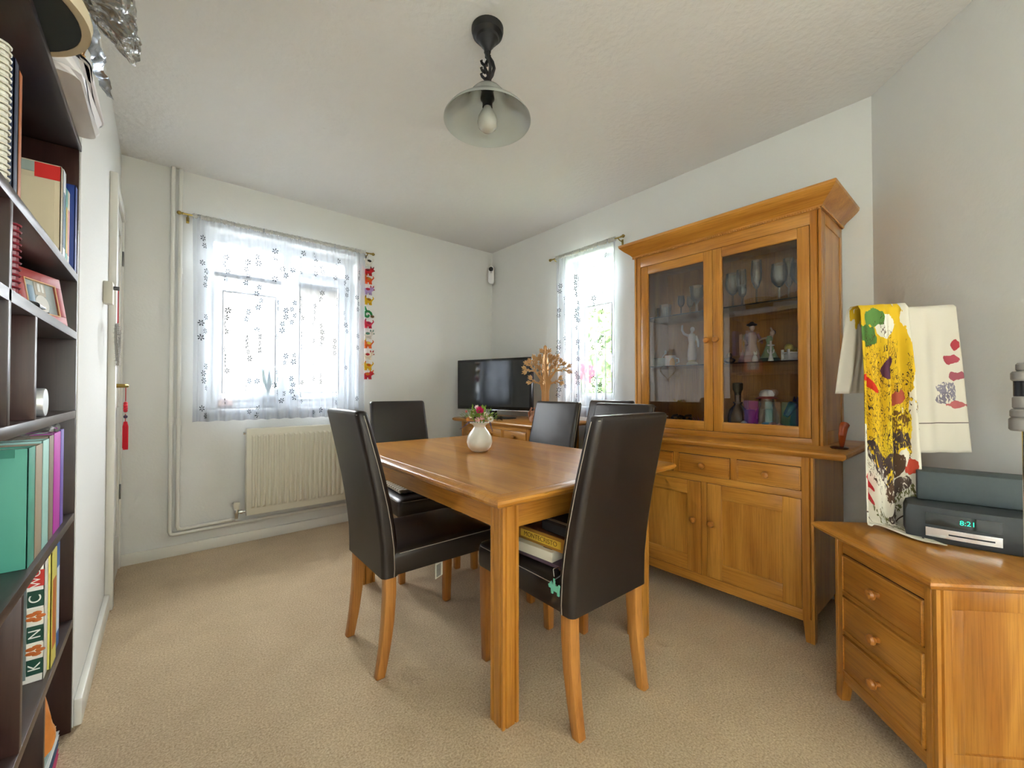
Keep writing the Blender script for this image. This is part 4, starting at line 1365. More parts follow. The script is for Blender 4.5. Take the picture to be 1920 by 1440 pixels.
book(1.268, 0.026, 0.19, 0.155, S2, '#8C2F36', 'maroon comb-bound notebook beside the red photo frame', kind='comb', band='#7A1F2A')
# photo frame leaning on the shelf
pf = thing('photo_frame', 'red photo frame with a street snapshot leaning on the second shelf', 'photo frame', (-0.247, 1.70, S2), 69.4)
tlm = T(0, 0, 0, rx=-9)
w, h, t_ = 0.168, 0.140, 0.028
mb = MB()
for q in ((-w / 2, 0, w / 2, t_), (-w / 2, h - t_, w / 2, h), (-w / 2, t_, -w / 2 + t_, h - t_), (w / 2 - t_, t_, w / 2, h - t_)):
    mb.box(q[0], 0, q[1], q[2], 0.012, q[3], 0.001, mat=tlm)
mb.build('frame', M('#A63A34', 0.5), pf)
mb = MB()
t2 = 0.003
for q in ((-w / 2 + t_, t_ - t2, w / 2 - t_, t_), (-w / 2 + t_, h - t_, w / 2 - t_, h - t_ + t2), (-w / 2 + t_ - t2, t_ - t2, -w / 2 + t_, h - t_ + t2), (w / 2 - t_, t_ - t2, w / 2 - t_ + t2, h - t_ + t2)):
    mb.box(q[0], -0.001, q[1], q[2], 0.01, q[3], mat=tlm)
mb.build('inner_slip', M('#D8A46A', 0.5), pf)
ph = MB().box(-w / 2 + t_, 0.004, t_, w / 2 - t_, 0.008, h - t_, mat=tlm).build('photograph', M('#9AA3A0', 0.4, var=0.3, vscale=30), pf)
MB().box(-0.02, 0.003, 0.075, 0.02, 0.0042, 0.112, mat=tlm).build('printed_building', M('#B9AF9C', 0.5), ph)
MB().box(-0.01, 0.0022, 0.085, 0.0, 0.0032, 0.108, mat=tlm).box(0.004, 0.0022, 0.085, 0.013, 0.0032, 0.108, mat=tlm).build('printed_window', M('#DDDCD4', 0.5), ph)
MB().box(-0.044, 0.0028, 0.04, -0.024, 0.0042, 0.098, 0.006, mat=tlm).build('printed_figure', M('#7E97A8', 0.5), ph)
MB().lathe([(0.025, 0), (0.025, 0.0012)], 16, mat=tlm @ T(0.0, 0.004, 0.052, rx=90)).build('printed_table', M('#D9D6CC', 0.5), ph)
MB().box(-0.02, 0.012, 0, 0.02, 0.07, 0.004, mat=T(0, 0, 0.02, rx=38)).build('easel_back', 'black_matte', pf)
pen = MB().tube([(-0.30, 1.26, S2 + 0.008), (-0.225, 1.42, S2 + 0.008)], [0.008, 0.008], 10).tube([(-0.225, 1.42, S2 + 0.008), (-0.216, 1.45, S2 + 0.006)], [0.007, 0.003], 10)
tag(pen.build('pen', 'black_plastic'), 'black pen lying in front of the photo frame', 'pen')
# tin on the third shelf
tn = thing('tin', 'silver tin lying on its side on the third shelf', 'tin', (-0.222, 1.52, S3 + 0.0345))
MB().lathe([(0.033, 0), (0.0345, 0.003), (0.0345, 0.097), (0.033, 0.10)], 28, mat=T(0, 0, 0, ry=-90)).build('body', M('#DADCDD', 0.3, metal=0.6), tn)
MB().lathe([(0.0352, 0.040), (0.0352, 0.043)], 28, mat=T(0, 0, 0, ry=-90)).build('rib', M('#6F7478', 0.4), tn)
book(1.095, 0.03, 0.19, 0.19, S3, '#E6E1D2', 'white book at the left end of the third shelf', lean=8)
# folders on the fourth shelf
fd = book(1.374, 0.06, 0.25, 0.262, S4, '#4E9C86', 'teal box file at the left of the fourth shelf', cat='folder')
MB().box(-0.24, -0.001, 0.243, -0.02, -0.0002, 0.262).build('box_lid_edge', M('#3F8672', 0.5), fd)
book(1.438, 0.070, 0.215, 0.26, S4, '#A79880', 'taupe folder beside the teal box file', cat='folder')
book(1.512, 0.070, 0.200, 0.265, S4, '#A9D6CC', 'pale mint folder on the fourth shelf', cat='folder')
book(1.586, 0.056, 0.190, 0.27, S4, '#8E7E6C', 'brown card folder between mint and magenta ones', cat='folder')
book(1.646, 0.092, 0.190, 0.272, S4, '#C43BB4', 'bright magenta folder on the fourth shelf', cat='folder')
book(1.742, 0.046, 0.185, 0.275, S4, '#7660B8', 'purple folder on the fourth shelf', cat='folder')


def crumple(nu, nv, P, amp, seed, mbx=None, sc_=9.0):
    """a crumpled sheet through P(u, v)"""
    from mathutils import noise
    v, f = [], []
    for j in range(nv + 1):
        for i in range(nu + 1):
            p = Vector(P(i / nu, j / nv))
            q = p * sc_ + Vector((seed, seed * 2.1, 0))
            p += Vector((noise.noise(q), noise.noise(q + Vector((7, 1, 3))), noise.noise(q + Vector((2, 9, 5))))) * amp
            p += Vector((abs(noise.noise(q * 3.1)), 0, abs(noise.noise(q * 3.1 + Vector((4, 4, 4)))))) * amp * 0.5
            v.append(p)
    for j in range(nv):
        for i in range(nu):
            a = j * (nu + 1) + i
            f.append((a, a + 1, a + nu + 2, a + nu + 1))
    return (mbx or MB()).add(v, f)


thin_glass('cellophane', (0.9, 0.9, 0.88), 0.45, rough=0.12, gain=1.6, milky=0.3)
pg = crumple(24, 14, lambda u, v: (-0.42 + 0.205 * u, 1.34 + 0.27 * v, S4 + 0.285 + 0.012 * math.sin(6 * u + 4 * v)), 0.022, 3.0)
tag(pg.build('plastic_sleeve', 'cellophane', smooth=0), 'crumpled clear plastic sleeve lying over the folder tops', 'plastic sleeve')
mb = MB().tube([(-0.40, 1.75, S4 + 0.29), (-0.225, 1.70, S4 + 0.285)], 0.012, 12)
tag(mb.build('document_tube', 'cellophane'), 'clear plastic tube lying above the purple folder', 'tube')
# cookbooks on the fifth shelf
cb = book(1.557, 0.040, 0.16, 0.295, S5, '#E8E4D8', 'cookbook with green lettered squares and food pictures on its cover', xf=XL - 0.012)
sqs = (('#C9382E', 'WG', 0.235, 0.040), ('#1F4A3A', 'C', 0.185, 0.040), ('#E9E2D0', None, 0.142, 0.038), ('#1F4A3A', 'N', 0.098, 0.040), ('#E9E2D0', None, 0.060, 0.034), ('#1F4A3A', 'K', 0.018, 0.038))
for i, (col, ch_, z, s) in enumerate(sqs):
    sq = MB().box(-0.029, -0.0014, z, -0.001, -0.0003, z + s).build('printed_square', M(col, 0.5), cb)
    if ch_:
        text(ch_, 0.030 if len(ch_) == 1 else 0.024, T(-0.015, -0.0018, z + s / 2, rx=90) @ Matrix.Rotation(R(90), 4, 'Z'), M('#F4F1E8', 0.6), sq, depth=0.0002)
    else:
        mb = MB()
        for k in range(5):
            a = k * 1.25
            mb.sphere((-0.015 + 0.009 * math.cos(a), -0.0016, z + s / 2 + 0.009 * math.sin(a)), (0.009, 0.0008, 0.005), 8, 4)
        mb.build('printed_food', M('#C4692A', 0.6), sq)
MB().box(-0.048, -0.0014, 0.01, -0.030, -0.0003, 0.28).build('printed_photo', M('#6F7A78', 0.5, var=0.5, vscale=50), cb)
book(1.600, 0.066, 0.17, 0.30, S5, '#D9CC62', 'yellow cookbook between the green-lettered and the blue one', band='#C2702E', xf=XL - 0.006)
book(1.668, 0.030, 0.16, 0.30, S5, '#E4DCCB', 'cream cookbook with pink print on the fifth shelf', band='#A8567A')
book(1.702, 0.052, 0.15, 0.30, S5, '#2F5C9C', 'blue cookbook with white spine title on the fifth shelf', band='#D6E0EA')
book(1.10, 0.035, 0.17, 0.28, S5, '#57585A', 'grey book at the left end of the fifth shelf')
# bottom: paper bag, magazines
bg = crumple(26, 18, lambda u, v: (-0.30 + 0.075 * math.cos(6.283 * u) * (1 - 0.45 * v * v), 1.66 + 0.10 * math.sin(6.283 * u) * (1 - 0.35 * v * v) + 0.05 * v, 0.125 + 0.155 * v), 0.012, 8.0, sc_=12.0)
bgo = bg.build('snack_bag', M('#E0873A', 0.35, var=0.45, vscale=22), smooth=60)
tag(bgo, 'orange and white crinkled bag on the magazines in the bottom of the bookcase', 'bag')
for k, (c, lab, th) in enumerate((('#C9476E', 'pink magazine at the bottom of the pile in the bookcase', 0.016), ('#39506B', 'dark blue magazine second from the bottom of the pile', 0.012), ('#DCE0DE', 'white magazine third from the bottom of the pile', 0.014), ('#8FA8A4', 'grey-green magazine fourth from the bottom of the pile', 0.012), ('#EDEBE2', 'cream magazine on top of the pile under the snack bag', 0.012))):
    z = sum((0.016, 0.012, 0.014, 0.012)[:k])
    r = thing('magazine', lab, 'magazine', (XL - 0.008 - 0.008 * k, 1.522 + 0.004 * k, 0.002 + z), 1.5 - k, 'magazines in a pile')
    MB().box(-0.21, 0, 0, 0, 0.29 + 0.02 * (k % 3), 0.001).box(-0.21, 0, th - 0.002, 0, 0.29 + 0.02 * (k % 3), th - 0.001).build('cover', M(c, 0.4), r)
    MB().box(-0.208, 0.002, 0.0012, -0.002, 0.288 + 0.02 * (k % 3), th - 0.0022).build('pages', M(c if k in (0, 1) else '#E9E6DC', 0.6), r)

# things on top of the bookcase
ty = thing('round_tray', 'round dark tray with a cream rim overhanging the bookcase top', 'tray', (-0.312, 1.30, BT + 0.0225))
MB().lathe([(0.166, 0.0), (0.166, 0.006)], 48).build('base', M('#1D2624', 0.5), ty)
MB().lathe([(0.165, 0.0), (0.181, -0.0), (0.184, 0.02), (0.180, 0.034), (0.172, 0.034), (0.168, 0.006), (0.165, 0.006)], 48, cap0=False, cap1=False).build('rim', M('#D9C9A8', 0.5), ty)
wb = thing('storage_tub', 'low white plastic tub overhanging the far end of the bookcase top', 'tub', (-0.30, 1.675, BT + 0.0225))
rings = [rrect(0.26, 0.36, 0.03, 5, 0, 0, 0.0), rrect(0.278, 0.385, 0.05, 6, 0, 0, 0.012), rrect(0.288, 0.40, 0.06, 6, 0, 0, 0.045), rrect(0.296, 0.408, 0.06, 6, 0, 0, 0.047), rrect(0.296, 0.408, 0.06, 6, 0, 0, 0.054), rrect(0.286, 0.398, 0.06, 6, 0, 0, 0.054), rrect(0.26, 0.36, 0.04, 6, 0, 0, 0.012)]
MB().loft(rings).build('tub', M('#E6E2E2', 0.3), wb)
bs = thing('wicker_basket', 'woven wicker basket on top of the bookcase behind the tray', 'basket', (-0.315, 1.66, BT + 0.037))
mb = MB()
for k in range(26):
    a = 2 * math.pi * k / 26
    mb.tube([(0.125 * math.cos(a), 0.125 * math.sin(a), 0.0), (0.155 * math.cos(a + 0.15), 0.155 * math.sin(a + 0.15), 0.16)], 0.004, 5)
mb.build('uprights', M('#A9824E', 0.7), bs)
mb = MB()
for j in range(9):
    z = 0.008 + j * 0.018
    r0 = 0.125 + 0.03 * z / 0.16
    mb.tube([((r0 + 0.004 * (-1) ** (k + j)) * math.cos(2 * math.pi * k / 52), (r0 + 0.004 * (-1) ** (k + j)) * math.sin(2 * math.pi * k / 52), z) for k in range(53)], 0.0045, 5, caps=False)
mb.build('weave', M('#C29A60', 0.7), bs)
MB().lathe([(0.122, 0), (0.122, 0.006)], 26).build('base', M('#A9824E', 0.7), bs)
bs.scale = (0.86, 0.86, 1.0)
ce = thing('cellophane_bouquet', 'silvery cellophane-wrapped bunch sticking out above the bookcase', 'wrapped bunch', (0, 0, 0))


def cone(u, v):
    r = 0.012 + 0.075 * (1 - v) ** 0.8
    c = Vector((-0.155, 1.13, 2.005)).lerp(Vector((-0.075, 1.49, 1.955)), v)
    return c + Vector((r * math.cos(6.283 * u), 0.0, 0.62 * r * math.sin(6.283 * u)))


crumple(44, 40, cone, 0.014, 1.3, sc_=26.0).build('wrap', 'cellophane', ce, smooth=0)
MB().tube([(-0.155, 1.10, 2.005), (-0.13, 1.25, 1.99), (-0.09, 1.42, 1.962)], [0.05, 0.03, 0.006], 10).build('dried_stems', M('#B59A78', 0.8, var=0.5, vscale=60), ce)
MB().sphere((-0.185, 1.16, 1.985), (0.03, 0.04, 0.025), 12, 8).build('orange_bloom', M('#C9562A', 0.8, var=0.3, vscale=60), ce)
fo_ = crumple(10, 30, lambda u, v: (-0.165 + 0.022 * u + 0.018 * v, 1.44 + 0.30 * v, 1.965 + 0.045 * (1 - v) * u + 0.0 * v), 0.012, 5.5, sc_=20.0)
tag(fo_.build('foil_strip', M('#AEB4BC', 0.25, metal=0.8), smooth=25), 'crinkled silver foil strip lying along the bookcase top edge', 'foil')

# ------------------------------------------------------------------ left wall: white box, tinsel heart, red tassel on the door handle
wbx = thing('door_chime', 'small white box on the wall beside the door', 'door chime', (XL, 2.62, 1.47))
MB().box(0, -0.03, 0, 0.032, 0.03, 0.10, 0.004).build('case', M('#D9D4C4', 0.5), wbx)
MB().tube([(0.032, 0.0, 0.075), (0.052, 0.0, 0.075)], 0.009, 10).build('hook', 'steel_dark', wbx)
ht = thing('tinsel_heart', 'silver tinsel heart hanging on a red ribbon beside the door', 'wreath', (XL + 0.048, 2.625, 1.30))


def heart(t, s=0.0062):
    return (0.0, s * 16 * math.sin(t) ** 3, s * (13 * math.cos(t) - 5 * math.cos(2 * t) - 2 * math.cos(3 * t) - math.cos(4 * t)))


MB().tube([heart(2 * math.pi * k / 60) for k in range(61)], 0.006, 6).build('wire_form', M('#9C9A94', 0.5), ht)
mb = MB()
rh = random.Random(2)
for k in range(420):
    p = Vector(heart(rh.uniform(0, 6.283)))
    d = Vector((rh.gauss(0, 1), rh.gauss(0, 1), rh.gauss(0, 1))).normalized() * 0.018
    e = d.orthogonal().normalized() * 0.0016
    mb.add([p - e, p + e, p + d], [(0, 1, 2)])
o = mb.build('tinsel', M('#C9C6BE', 0.35, metal=0.5), ht, smooth=0)
o['kind'] = 'stuff'
MB().tube([(0, 0, 0.03), (0.0, -0.006, 0.13), (0.0, 0, 0.245), (0.0, 0.006, 0.13), (0, 0, 0.03)], 0.0022, 6).build('ribbon', M('#C41E34', 0.6), ht)
ts = thing('chinese_tassel', 'red knotted tassel hanging from the brass door handle', 'tassel', (XL + 0.062, D0 + 0.05, 0.0))
MB().tube([(0, 0, 1.11), (0, 0, 1.02)], 0.002, 6).tube([(0, 0, 0.955), (0, 0, 0.915)], 0.002, 6).build('cord', M('#C01828', 0.6), ts)
mb = MB()
for (dy, dz_) in ((0, 0), (0.011, 0.008), (-0.011, 0.008), (0.011, -0.008), (-0.011, -0.008), (0, 0.018), (0, -0.018)):
    mb.sphere((0, dy, 0.99 + dz_), (0.009, 0.010, 0.010), 8, 6)
mb.build('knot', M('#D0162A', 0.6), ts)
MB().sphere((0, 0, 0.94), 0.009, 10, 7).build('bead', M('#4A3450', 0.3), ts)
mb = MB()
for k in range(22):
    a = k * 2.4
    q = 0.010 * math.sqrt(k / 22)
    mb.tube([(q * math.cos(a) * 0.5, q * math.sin(a) * 0.5, 0.915), (q * math.cos(a), q * math.sin(a), 0.89), (q * math.cos(a), q * math.sin(a), 0.77 + 0.004 * (k % 3))], 0.0022, 5)
mb.build('fringe', M('#D0162A', 0.7), ts)

# ------------------------------------------------------------------ pile on the seat of the nearest chair
SZ0 = 0.4805
r = thing('folder', 'flat purple-grey folder under the boxes on the nearest chair', 'folder', (1.01, 0.945, SZ0 + 0.001), 3)
MB().box(0, 0, 0, 0.24, 0.25, 0.012, 0.001).build('cover', M('#5E4A58', 0.5), r)
r = thing('white_box', 'long white cardboard box on the nearest chair', 'box', (1.008, 0.985, SZ0 + 0.0135), 4)
MB().box(0, 0, 0, 0.12, 0.185, 0.034, 0.0015).build('box', M('#E6E0CC', 0.6), r)
MB().box(0.02, 0.018, 0.0341, 0.045, 0.058, 0.0348).build('printed_patch', M('#3A1E16', 0.5), r)
MB().box(-0.0008, 0.165, 0.002, 0.0, 0.183, 0.032).build('flap_edge', M('#D2CBB6', 0.6), r)
r = thing('cigar_box', 'yellow and brown box lettered on its side, stacked on the white box', 'box', (1.030, 0.950, SZ0 + 0.0478), 2)
MB().box(0, 0, 0, 0.15, 0.225, 0.046, 0.0015).build('box', M('#A9772A', 0.5), r)
lb = MB().box(-0.0012, 0.014, 0.010, -0.0002, 0.211, 0.036).build('side_label', M('#E0B93C', 0.5), r)
text('MONTECRISTO', 0.0235, T(-0.0016, 0.112, 0.023) @ Matrix(((0, 0, -1, 0), (-1, 0, 0, 0), (0, 1, 0, 0), (0, 0, 0, 1))), M('#7A5A1E', 0.6), lb, depth=0.0003)
MB().box(0.004, 0.004, 0.0462, 0.146, 0.221, 0.0475, 0.0005).build('lid', M('#5A3424', 0.5), r)
r = thing('black_pouch', 'black zipped pouch on top of the lettered box', 'pouch', (1.105, 1.0, SZ0 + 0.0955), 0)
r.scale = (1, 1, 0.8)
rings = [rrect(0.13, 0.17, 0.03, 5, 0, 0, z) if i else rrect(0.11, 0.15, 0.03, 5, 0, 0, z) for i, z in enumerate((0.0, 0.01, 0.035, 0.045))] + [rrect(0.11, 0.15, 0.03, 5, 0, 0, 0.052)]
MB().loft(rings).build('body', M('#17171C', 0.7), r)
MB().box(-0.055, -0.07, 0.0522, -0.05, 0.07, 0.0535).box(-0.045, -0.07, 0.0522, -0.04, 0.07, 0.0535).build('zip', M('#8A8272', 0.5), r)
kr = thing('dog_keyring', 'mint green dog-shaped key fob hanging off the nearest chair seat', 'key ring', (0.9575, 0.925, 0.452))
dog = [(-0.020, -0.012), (-0.020, -0.024), (-0.013, -0.024), (-0.012, -0.014), (0.006, -0.014), (0.007, -0.024), (0.014, -0.024), (0.015, -0.008), (0.024, -0.008), (0.027, 0.001), (0.020, 0.006), (0.015, 0.014), (0.011, 0.007), (-0.012, 0.004), (-0.018, 0.012), (-0.023, 0.008)]
MB().prism(dog, 0.004, mat=Matrix(((0, 0, 1, -0.002), (1, 0, 0, 0), (0, 1, 0, 0), (0, 0, 0, 1)))).build('dog_shape', M('#6FC4AA', 0.5), kr)
MB().box(-0.0025, -0.003, 0.005, 0.0005, 0.004, 0.026).build('strap', M('#6FC4AA', 0.5), kr)
MB().tube([(0.0, 0, 0.022), (0.02, -0.01, 0.034), (0.05, -0.008, 0.036), (0.07, 0.005, 0.034), (0.065, 0.01, 0.036)], 0.0035, 8).build('key_strap', 'black_plastic', kr)
MB().tube([(0.002, 0.004, 0.03), (0.015, 0.02, 0.045), (0.03, 0.01, 0.05), (0.02, -0.004, 0.045)], 0.0018, 6).build('split_ring', 'chrome', kr)

# knitted pad on the far chair
kp = thing('seat_pad', 'cream and grey striped knitted pad on the chair at the far end', 'cushion', (1.222, 2.37, 0.4805), -5)
mb, m2 = MB(), MB()
for k in range(18):
    y = -0.15 + k * 0.0175
    (mb if k % 2 else m2).tube([(x, y + 0.002 * math.sin(x * 160), 0.012 + 0.002 * math.cos(x * 160)) for x in [-0.17 + 0.01 * q for q in range(35)]], 0.0105, 6)
mb.build('light_rows', M('#F0EAD8', 0.9), kp)
m2.build('dark_rows', M('#A89F8C', 0.9), kp)

# ------------------------------------------------------------------ things in the glazed dresser
Z1, Z2, Z3 = 1.5245, 1.2235, 0.8465


def wine_glass(kind, label, x, y, z=Z1, cat='glass', group='glasses in the dresser'):
    g = thing({'flute': 'champagne_flute', 'wine': 'wine_glass', 'tumbler': 'tumbler', 'goblet': 'crystal_goblet', 'sherry': 'sherry_glass'}[kind], label, cat, (x, y, z), 0, group)
    prof = {
        'flute': [(0.032, 0), (0.030, 0.003), (0.005, 0.008), (0.004, 0.085), (0.012, 0.095), (0.024, 0.13), (0.027, 0.17), (0.024, 0.235), (0.023, 0.235), (0.0255, 0.17), (0.0225, 0.132), (0.010, 0.10)],
        'wine': [(0.036, 0), (0.034, 0.003), (0.005, 0.008), (0.0045, 0.075), (0.015, 0.083), (0.034, 0.105), (0.039, 0.135), (0.034, 0.195), (0.033, 0.195), (0.0375, 0.135), (0.0325, 0.107), (0.012, 0.087)],
        'tumbler': [(0.030, 0), (0.032, 0.004), (0.036, 0.085), (0.034, 0.085), (0.029, 0.012)],
        'goblet': [(0.034, 0), (0.032, 0.006), (0.008, 0.016), (0.006, 0.06), (0.012, 0.07), (0.036, 0.10), (0.042, 0.165), (0.040, 0.165), (0.033, 0.102), (0.008, 0.076)],
        'sherry': [(0.026, 0), (0.024, 0.003), (0.004, 0.008), (0.004, 0.05), (0.018, 0.068), (0.021, 0.09), (0.017, 0.12), (0.016, 0.12), (0.019, 0.09), (0.016, 0.07)],
    }[kind]
    ns = 20
    i = [k for k, (r, zz) in enumerate(prof) if zz > 0.05][0]
    if kind == 'tumbler':
        MB().lathe(prof, ns, cap1=True).build('bowl', 'glassware', g, smooth=40)
    else:
        MB().lathe(prof[:i + 1], ns).build('stem_and_foot', 'glassware', g, smooth=40)
        MB().lathe(prof[i:], ns if kind != 'goblet' else 10, cap0=False).build('bowl', 'glassware', g, smooth=40 if kind != 'goblet' else 5)
    return g


wine_glass('wine', 'large wine glass at the left of the right-hand top shelf', 2.40, 0.952)
wine_glass('flute', 'tall champagne flute in the middle of the right-hand top shelf', 2.38, 0.826)
wine_glass('wine', 'wine glass at the right end of the top shelf, nearest the door', 2.39, 0.724)
wine_glass('sherry', 'small sherry glass between the big glasses on the top shelf', 2.38, 0.895)
wine_glass('flute', 'champagne flute standing behind in the right corner of the top shelf', 2.47, 0.705)
wine_glass('wine', 'wine glass in the right corner of the top shelf', 2.40, 0.640)
wine_glass('flute', 'champagne flute at the back of the top shelf behind the sherry glass', 2.50, 0.945)
wine_glass('tumbler', 'straight glass tumbler on the left-hand top shelf', 2.40, 1.352)
wine_glass('sherry', 'small stemmed glass beside the tumbler on the left-hand top shelf', 2.38, 1.240)
wine_glass('goblet', 'cut crystal goblet at the centre of the top shelf', 2.40, 1.155)
wine_glass('sherry', 'little stemmed glass next to the crystal goblet', 2.43, 1.21)
wine_glass('tumbler', 'glass tumbler at the far left end of the top shelf', 2.48, 1.42)


def fig(name, label, x, y, z, rz=0, cat='figurine'):
    return thing(name, label, cat, (x, y, z), rz)


# matador and dancer
f = fig('matador_figurine', 'porcelain matador figurine in pink with a black hat, middle shelf', 2.38, 0.850, Z2, -40)
MB().lathe([(0.04, 0), (0.044, 0.02), (0.034, 0.06), (0.022, 0.10), (0.027, 0.135), (0.020, 0.158), (0.008, 0.165), (0.008, 0.172)], 16, sy=0.7).build('robe', M('#C9A9A0', 0.25), f)
mb = MB().tube([(-0.026, 0, 0.15), (-0.042, -0.005, 0.118), (-0.036, -0.02, 0.09)], [0.009, 0.008, 0.006], 8).tube([(0.026, 0, 0.15), (0.042, -0.01, 0.118), (0.035, -0.03, 0.10)], [0.009, 0.008, 0.006], 8)
mb.loft([[(0.01, 0.0, 0.155), (0.06, 0.012, 0.0), (0.062, 0.016, 0.0), (0.012, 0.012, 0.155)], [(-0.01, 0.014, 0.155), (-0.06, 0.03, 0.0), (-0.058, 0.034, 0.0), (-0.008, 0.018, 0.155)]])
mb.build('cape_and_arms', M('#A97E80', 0.3), f)
MB().sphere((0, -0.002, 0.184), (0.0125, 0.0135, 0.016), 12, 8).build('head', M('#E2C4AE', 0.35), f)
MB().sphere((0, 0, 0.2), (0.028, 0.02, 0.009), 14, 6).sphere((0, 0, 0.205), (0.014, 0.013, 0.012), 12, 6).build('hat', M('#1A1A1E', 0.4), f)
f = fig('dancer_figurine', 'porcelain dancer figurine in a green dress with a raised arm, middle shelf', 2.40, 0.775, Z2, -40)
MB().lathe([(0.045, 0), (0.043, 0.015), (0.028, 0.05), (0.016, 0.085), (0.012, 0.10), (0.017, 0.12), (0.010, 0.135)], 16).build('dress', M('#9DB58A', 0.3), f)
MB().lathe([(0.048, 0), (0.049, 0.012), (0.044, 0.02)], 16).build('hem', M('#3E5E56', 0.3), f)
mb = MB().tube([(-0.012, 0, 0.125), (-0.04, -0.005, 0.12), (-0.062, -0.01, 0.105)], [0.006, 0.005, 0.004], 8).tube([(0.012, 0, 0.125), (0.022, 0.0, 0.15), (0.006, -0.003, 0.178)], [0.006, 0.005, 0.004], 8)
mb.tube([(0.002, 0, 0.13), (0.012, 0, 0.145)], 0.005, 8).sphere((0.016, -0.002, 0.152), (0.011, 0.012, 0.014), 10, 7).build('skin', M('#D8B79C', 0.35), f)
MB().sphere((0.024, 0.006, 0.155), (0.013, 0.012, 0.014), 10, 7).build('hair', M('#4A2E1E', 0.5), f)
f = fig('crucifix_figurine', 'small white porcelain cross figurine in front of the dancer', 2.35, 0.752, Z2, -40)
MB().lathe([(0.014, 0), (0.012, 0.01), (0.007, 0.03), (0.006, 0.05)], 12).box(-0.004, -0.003, 0.045, 0.004, 0.003, 0.105, 0.001).box(-0.018, -0.003, 0.078, 0.018, 0.003, 0.086, 0.001).build('cross', 'white_ceramic', f)
MB().tube([(-0.016, 0, 0.06), (-0.014, 0, 0.045), (0, 0, 0.038), (0.014, 0, 0.045), (0.016, 0, 0.06)], 0.003, 6).build('arms', 'white_ceramic', f)
f = fig('cat_figurine', 'tiny white seated cat figurine at the feet of the matador', 2.34, 0.822, Z2, -40)
MB().lathe([(0.014, 0), (0.016, 0.012), (0.010, 0.03), (0.006, 0.036)], 12).build('body', 'white_ceramic', f)
MB().sphere((0, -0.003, 0.042), 0.009, 10, 7).tube([(-0.006, -0.003, 0.046), (-0.007, -0.003, 0.056)], [0.004, 0.001], 6).tube([(0.006, -0.003, 0.046), (0.007, -0.003, 0.056)], [0.004, 0.001], 6).build('head', 'white_ceramic', f)
f = fig('flower_pot', 'square white openwork pot with yellow flowers on the middle shelf', 2.36, 0.668, Z2, -40, 'ornament')
mb = MB()
for s in (-1, 1):
    for t in (-1, 1):
        mb.box(s * 0.026 - 0.005, t * 0.022 - 0.005, 0, s * 0.026 + 0.005, t * 0.022 + 0.005, 0.055, 0.001)
mb.box(-0.03, -0.026, 0, 0.03, 0.026, 0.010, 0.001).box(-0.031, -0.027, 0.034, 0.031, 0.027, 0.042, 0.001).box(-0.018, -0.024, 0.01, 0.018, 0.024, 0.034, 0.004)
mb.build('pot', 'white_ceramic', f)
MB().sphere((-0.008, 0, 0.064), 0.02, 10, 7).sphere((0.018, 0, 0.055), 0.014, 10, 7).build('flowers', M('#C9B24A', 0.5, var=0.4, vscale=80), f)
f = fig('glass_ornament', 'small clear glass ornament at the left of the right-hand middle shelf', 2.36, 0.955, Z2, 0, 'ornament')
MB().sphere((0, 0, 0.016), (0.03, 0.03, 0.016), 12, 8).sphere((0, 0, 0.042), (0.013, 0.013, 0.015), 10, 7).build('body', 'glassware', f)
# statue with raised arm
f = fig('statue', 'pale pink marble statuette of a draped figure with one arm raised', 2.36, 1.165, Z2, -40)
MB().lathe([(0.030, 0), (0.030, 0.012), (0.022, 0.018), (0.020, 0.03)], 16).build('base', M('#B8A878', 0.4), f)
MB().lathe([(0.024, 0.028), (0.026, 0.06), (0.023, 0.10), (0.018, 0.13), (0.024, 0.165), (0.016, 0.182), (0.007, 0.186), (0.007, 0.196)], 14, sy=0.75).build('body', M('#DCCFCB', 0.35), f)
mb = MB().tube([(-0.022, 0, 0.172), (-0.048, -0.004, 0.182), (-0.060, -0.006, 0.205), (-0.058, -0.006, 0.232)], [0.008, 0.007, 0.006, 0.005], 8).tube([(0.022, 0, 0.172), (0.034, -0.002, 0.14), (0.032, -0.012, 0.105)], [0.008, 0.007, 0.005], 8)
mb.sphere((0.002, -0.003, 0.208), (0.012, 0.013, 0.016), 10, 8).build('arms_and_head', M('#DCCFCB', 0.35), f)
f = fig('painted_mug', 'white mug with a yellow house painted on it, left-hand middle shelf', 2.38, 1.312, Z2, -40, 'mug')
MB().lathe([(0.028, 0), (0.032, 0.004), (0.033, 0.065), (0.031, 0.065), (0.029, 0.008)], 20).build('cup', 'white_ceramic', f)
MB().tube([(0.030, 0, 0.052), (0.05, 0, 0.048), (0.052, 0, 0.026), (0.031, 0, 0.015)], 0.004, 8).build('handle', 'white_ceramic', f)
MB().loft([[(0.0345 * math.sin(R(t)), -0.0345 * math.cos(R(t)), 0.004) for t in (-28, -14, 0, 14, 28)], [(0.0345 * math.sin(R(t)), -0.0345 * math.cos(R(t)), z) for t, z in ((-28, 0.03), (-14, 0.044), (0, 0.052), (14, 0.044), (28, 0.03))]], closed=False, cap0=False, cap1=False).build('painted_house', M('#E4A428', 0.4), f)
f = fig('sugar_bowl', 'pale green lidded glass bowl with a spoon beside the painted mug', 2.40, 1.395, Z2, -40, 'bowl')
MB().lathe([(0.024, 0), (0.036, 0.012), (0.040, 0.035), (0.036, 0.055), (0.032, 0.055), (0.034, 0.03)], 20).build('bowl', M('#C9CDB8', 0.3), f)
MB().tube([(0, 0, 0.03), (0.03, -0.01, 0.085)], 0.003, 6).sphere((0.034, -0.01, 0.092), (0.008, 0.005, 0.013), 8, 6).build('spoon', M('#DAD8CE', 0.3), f)
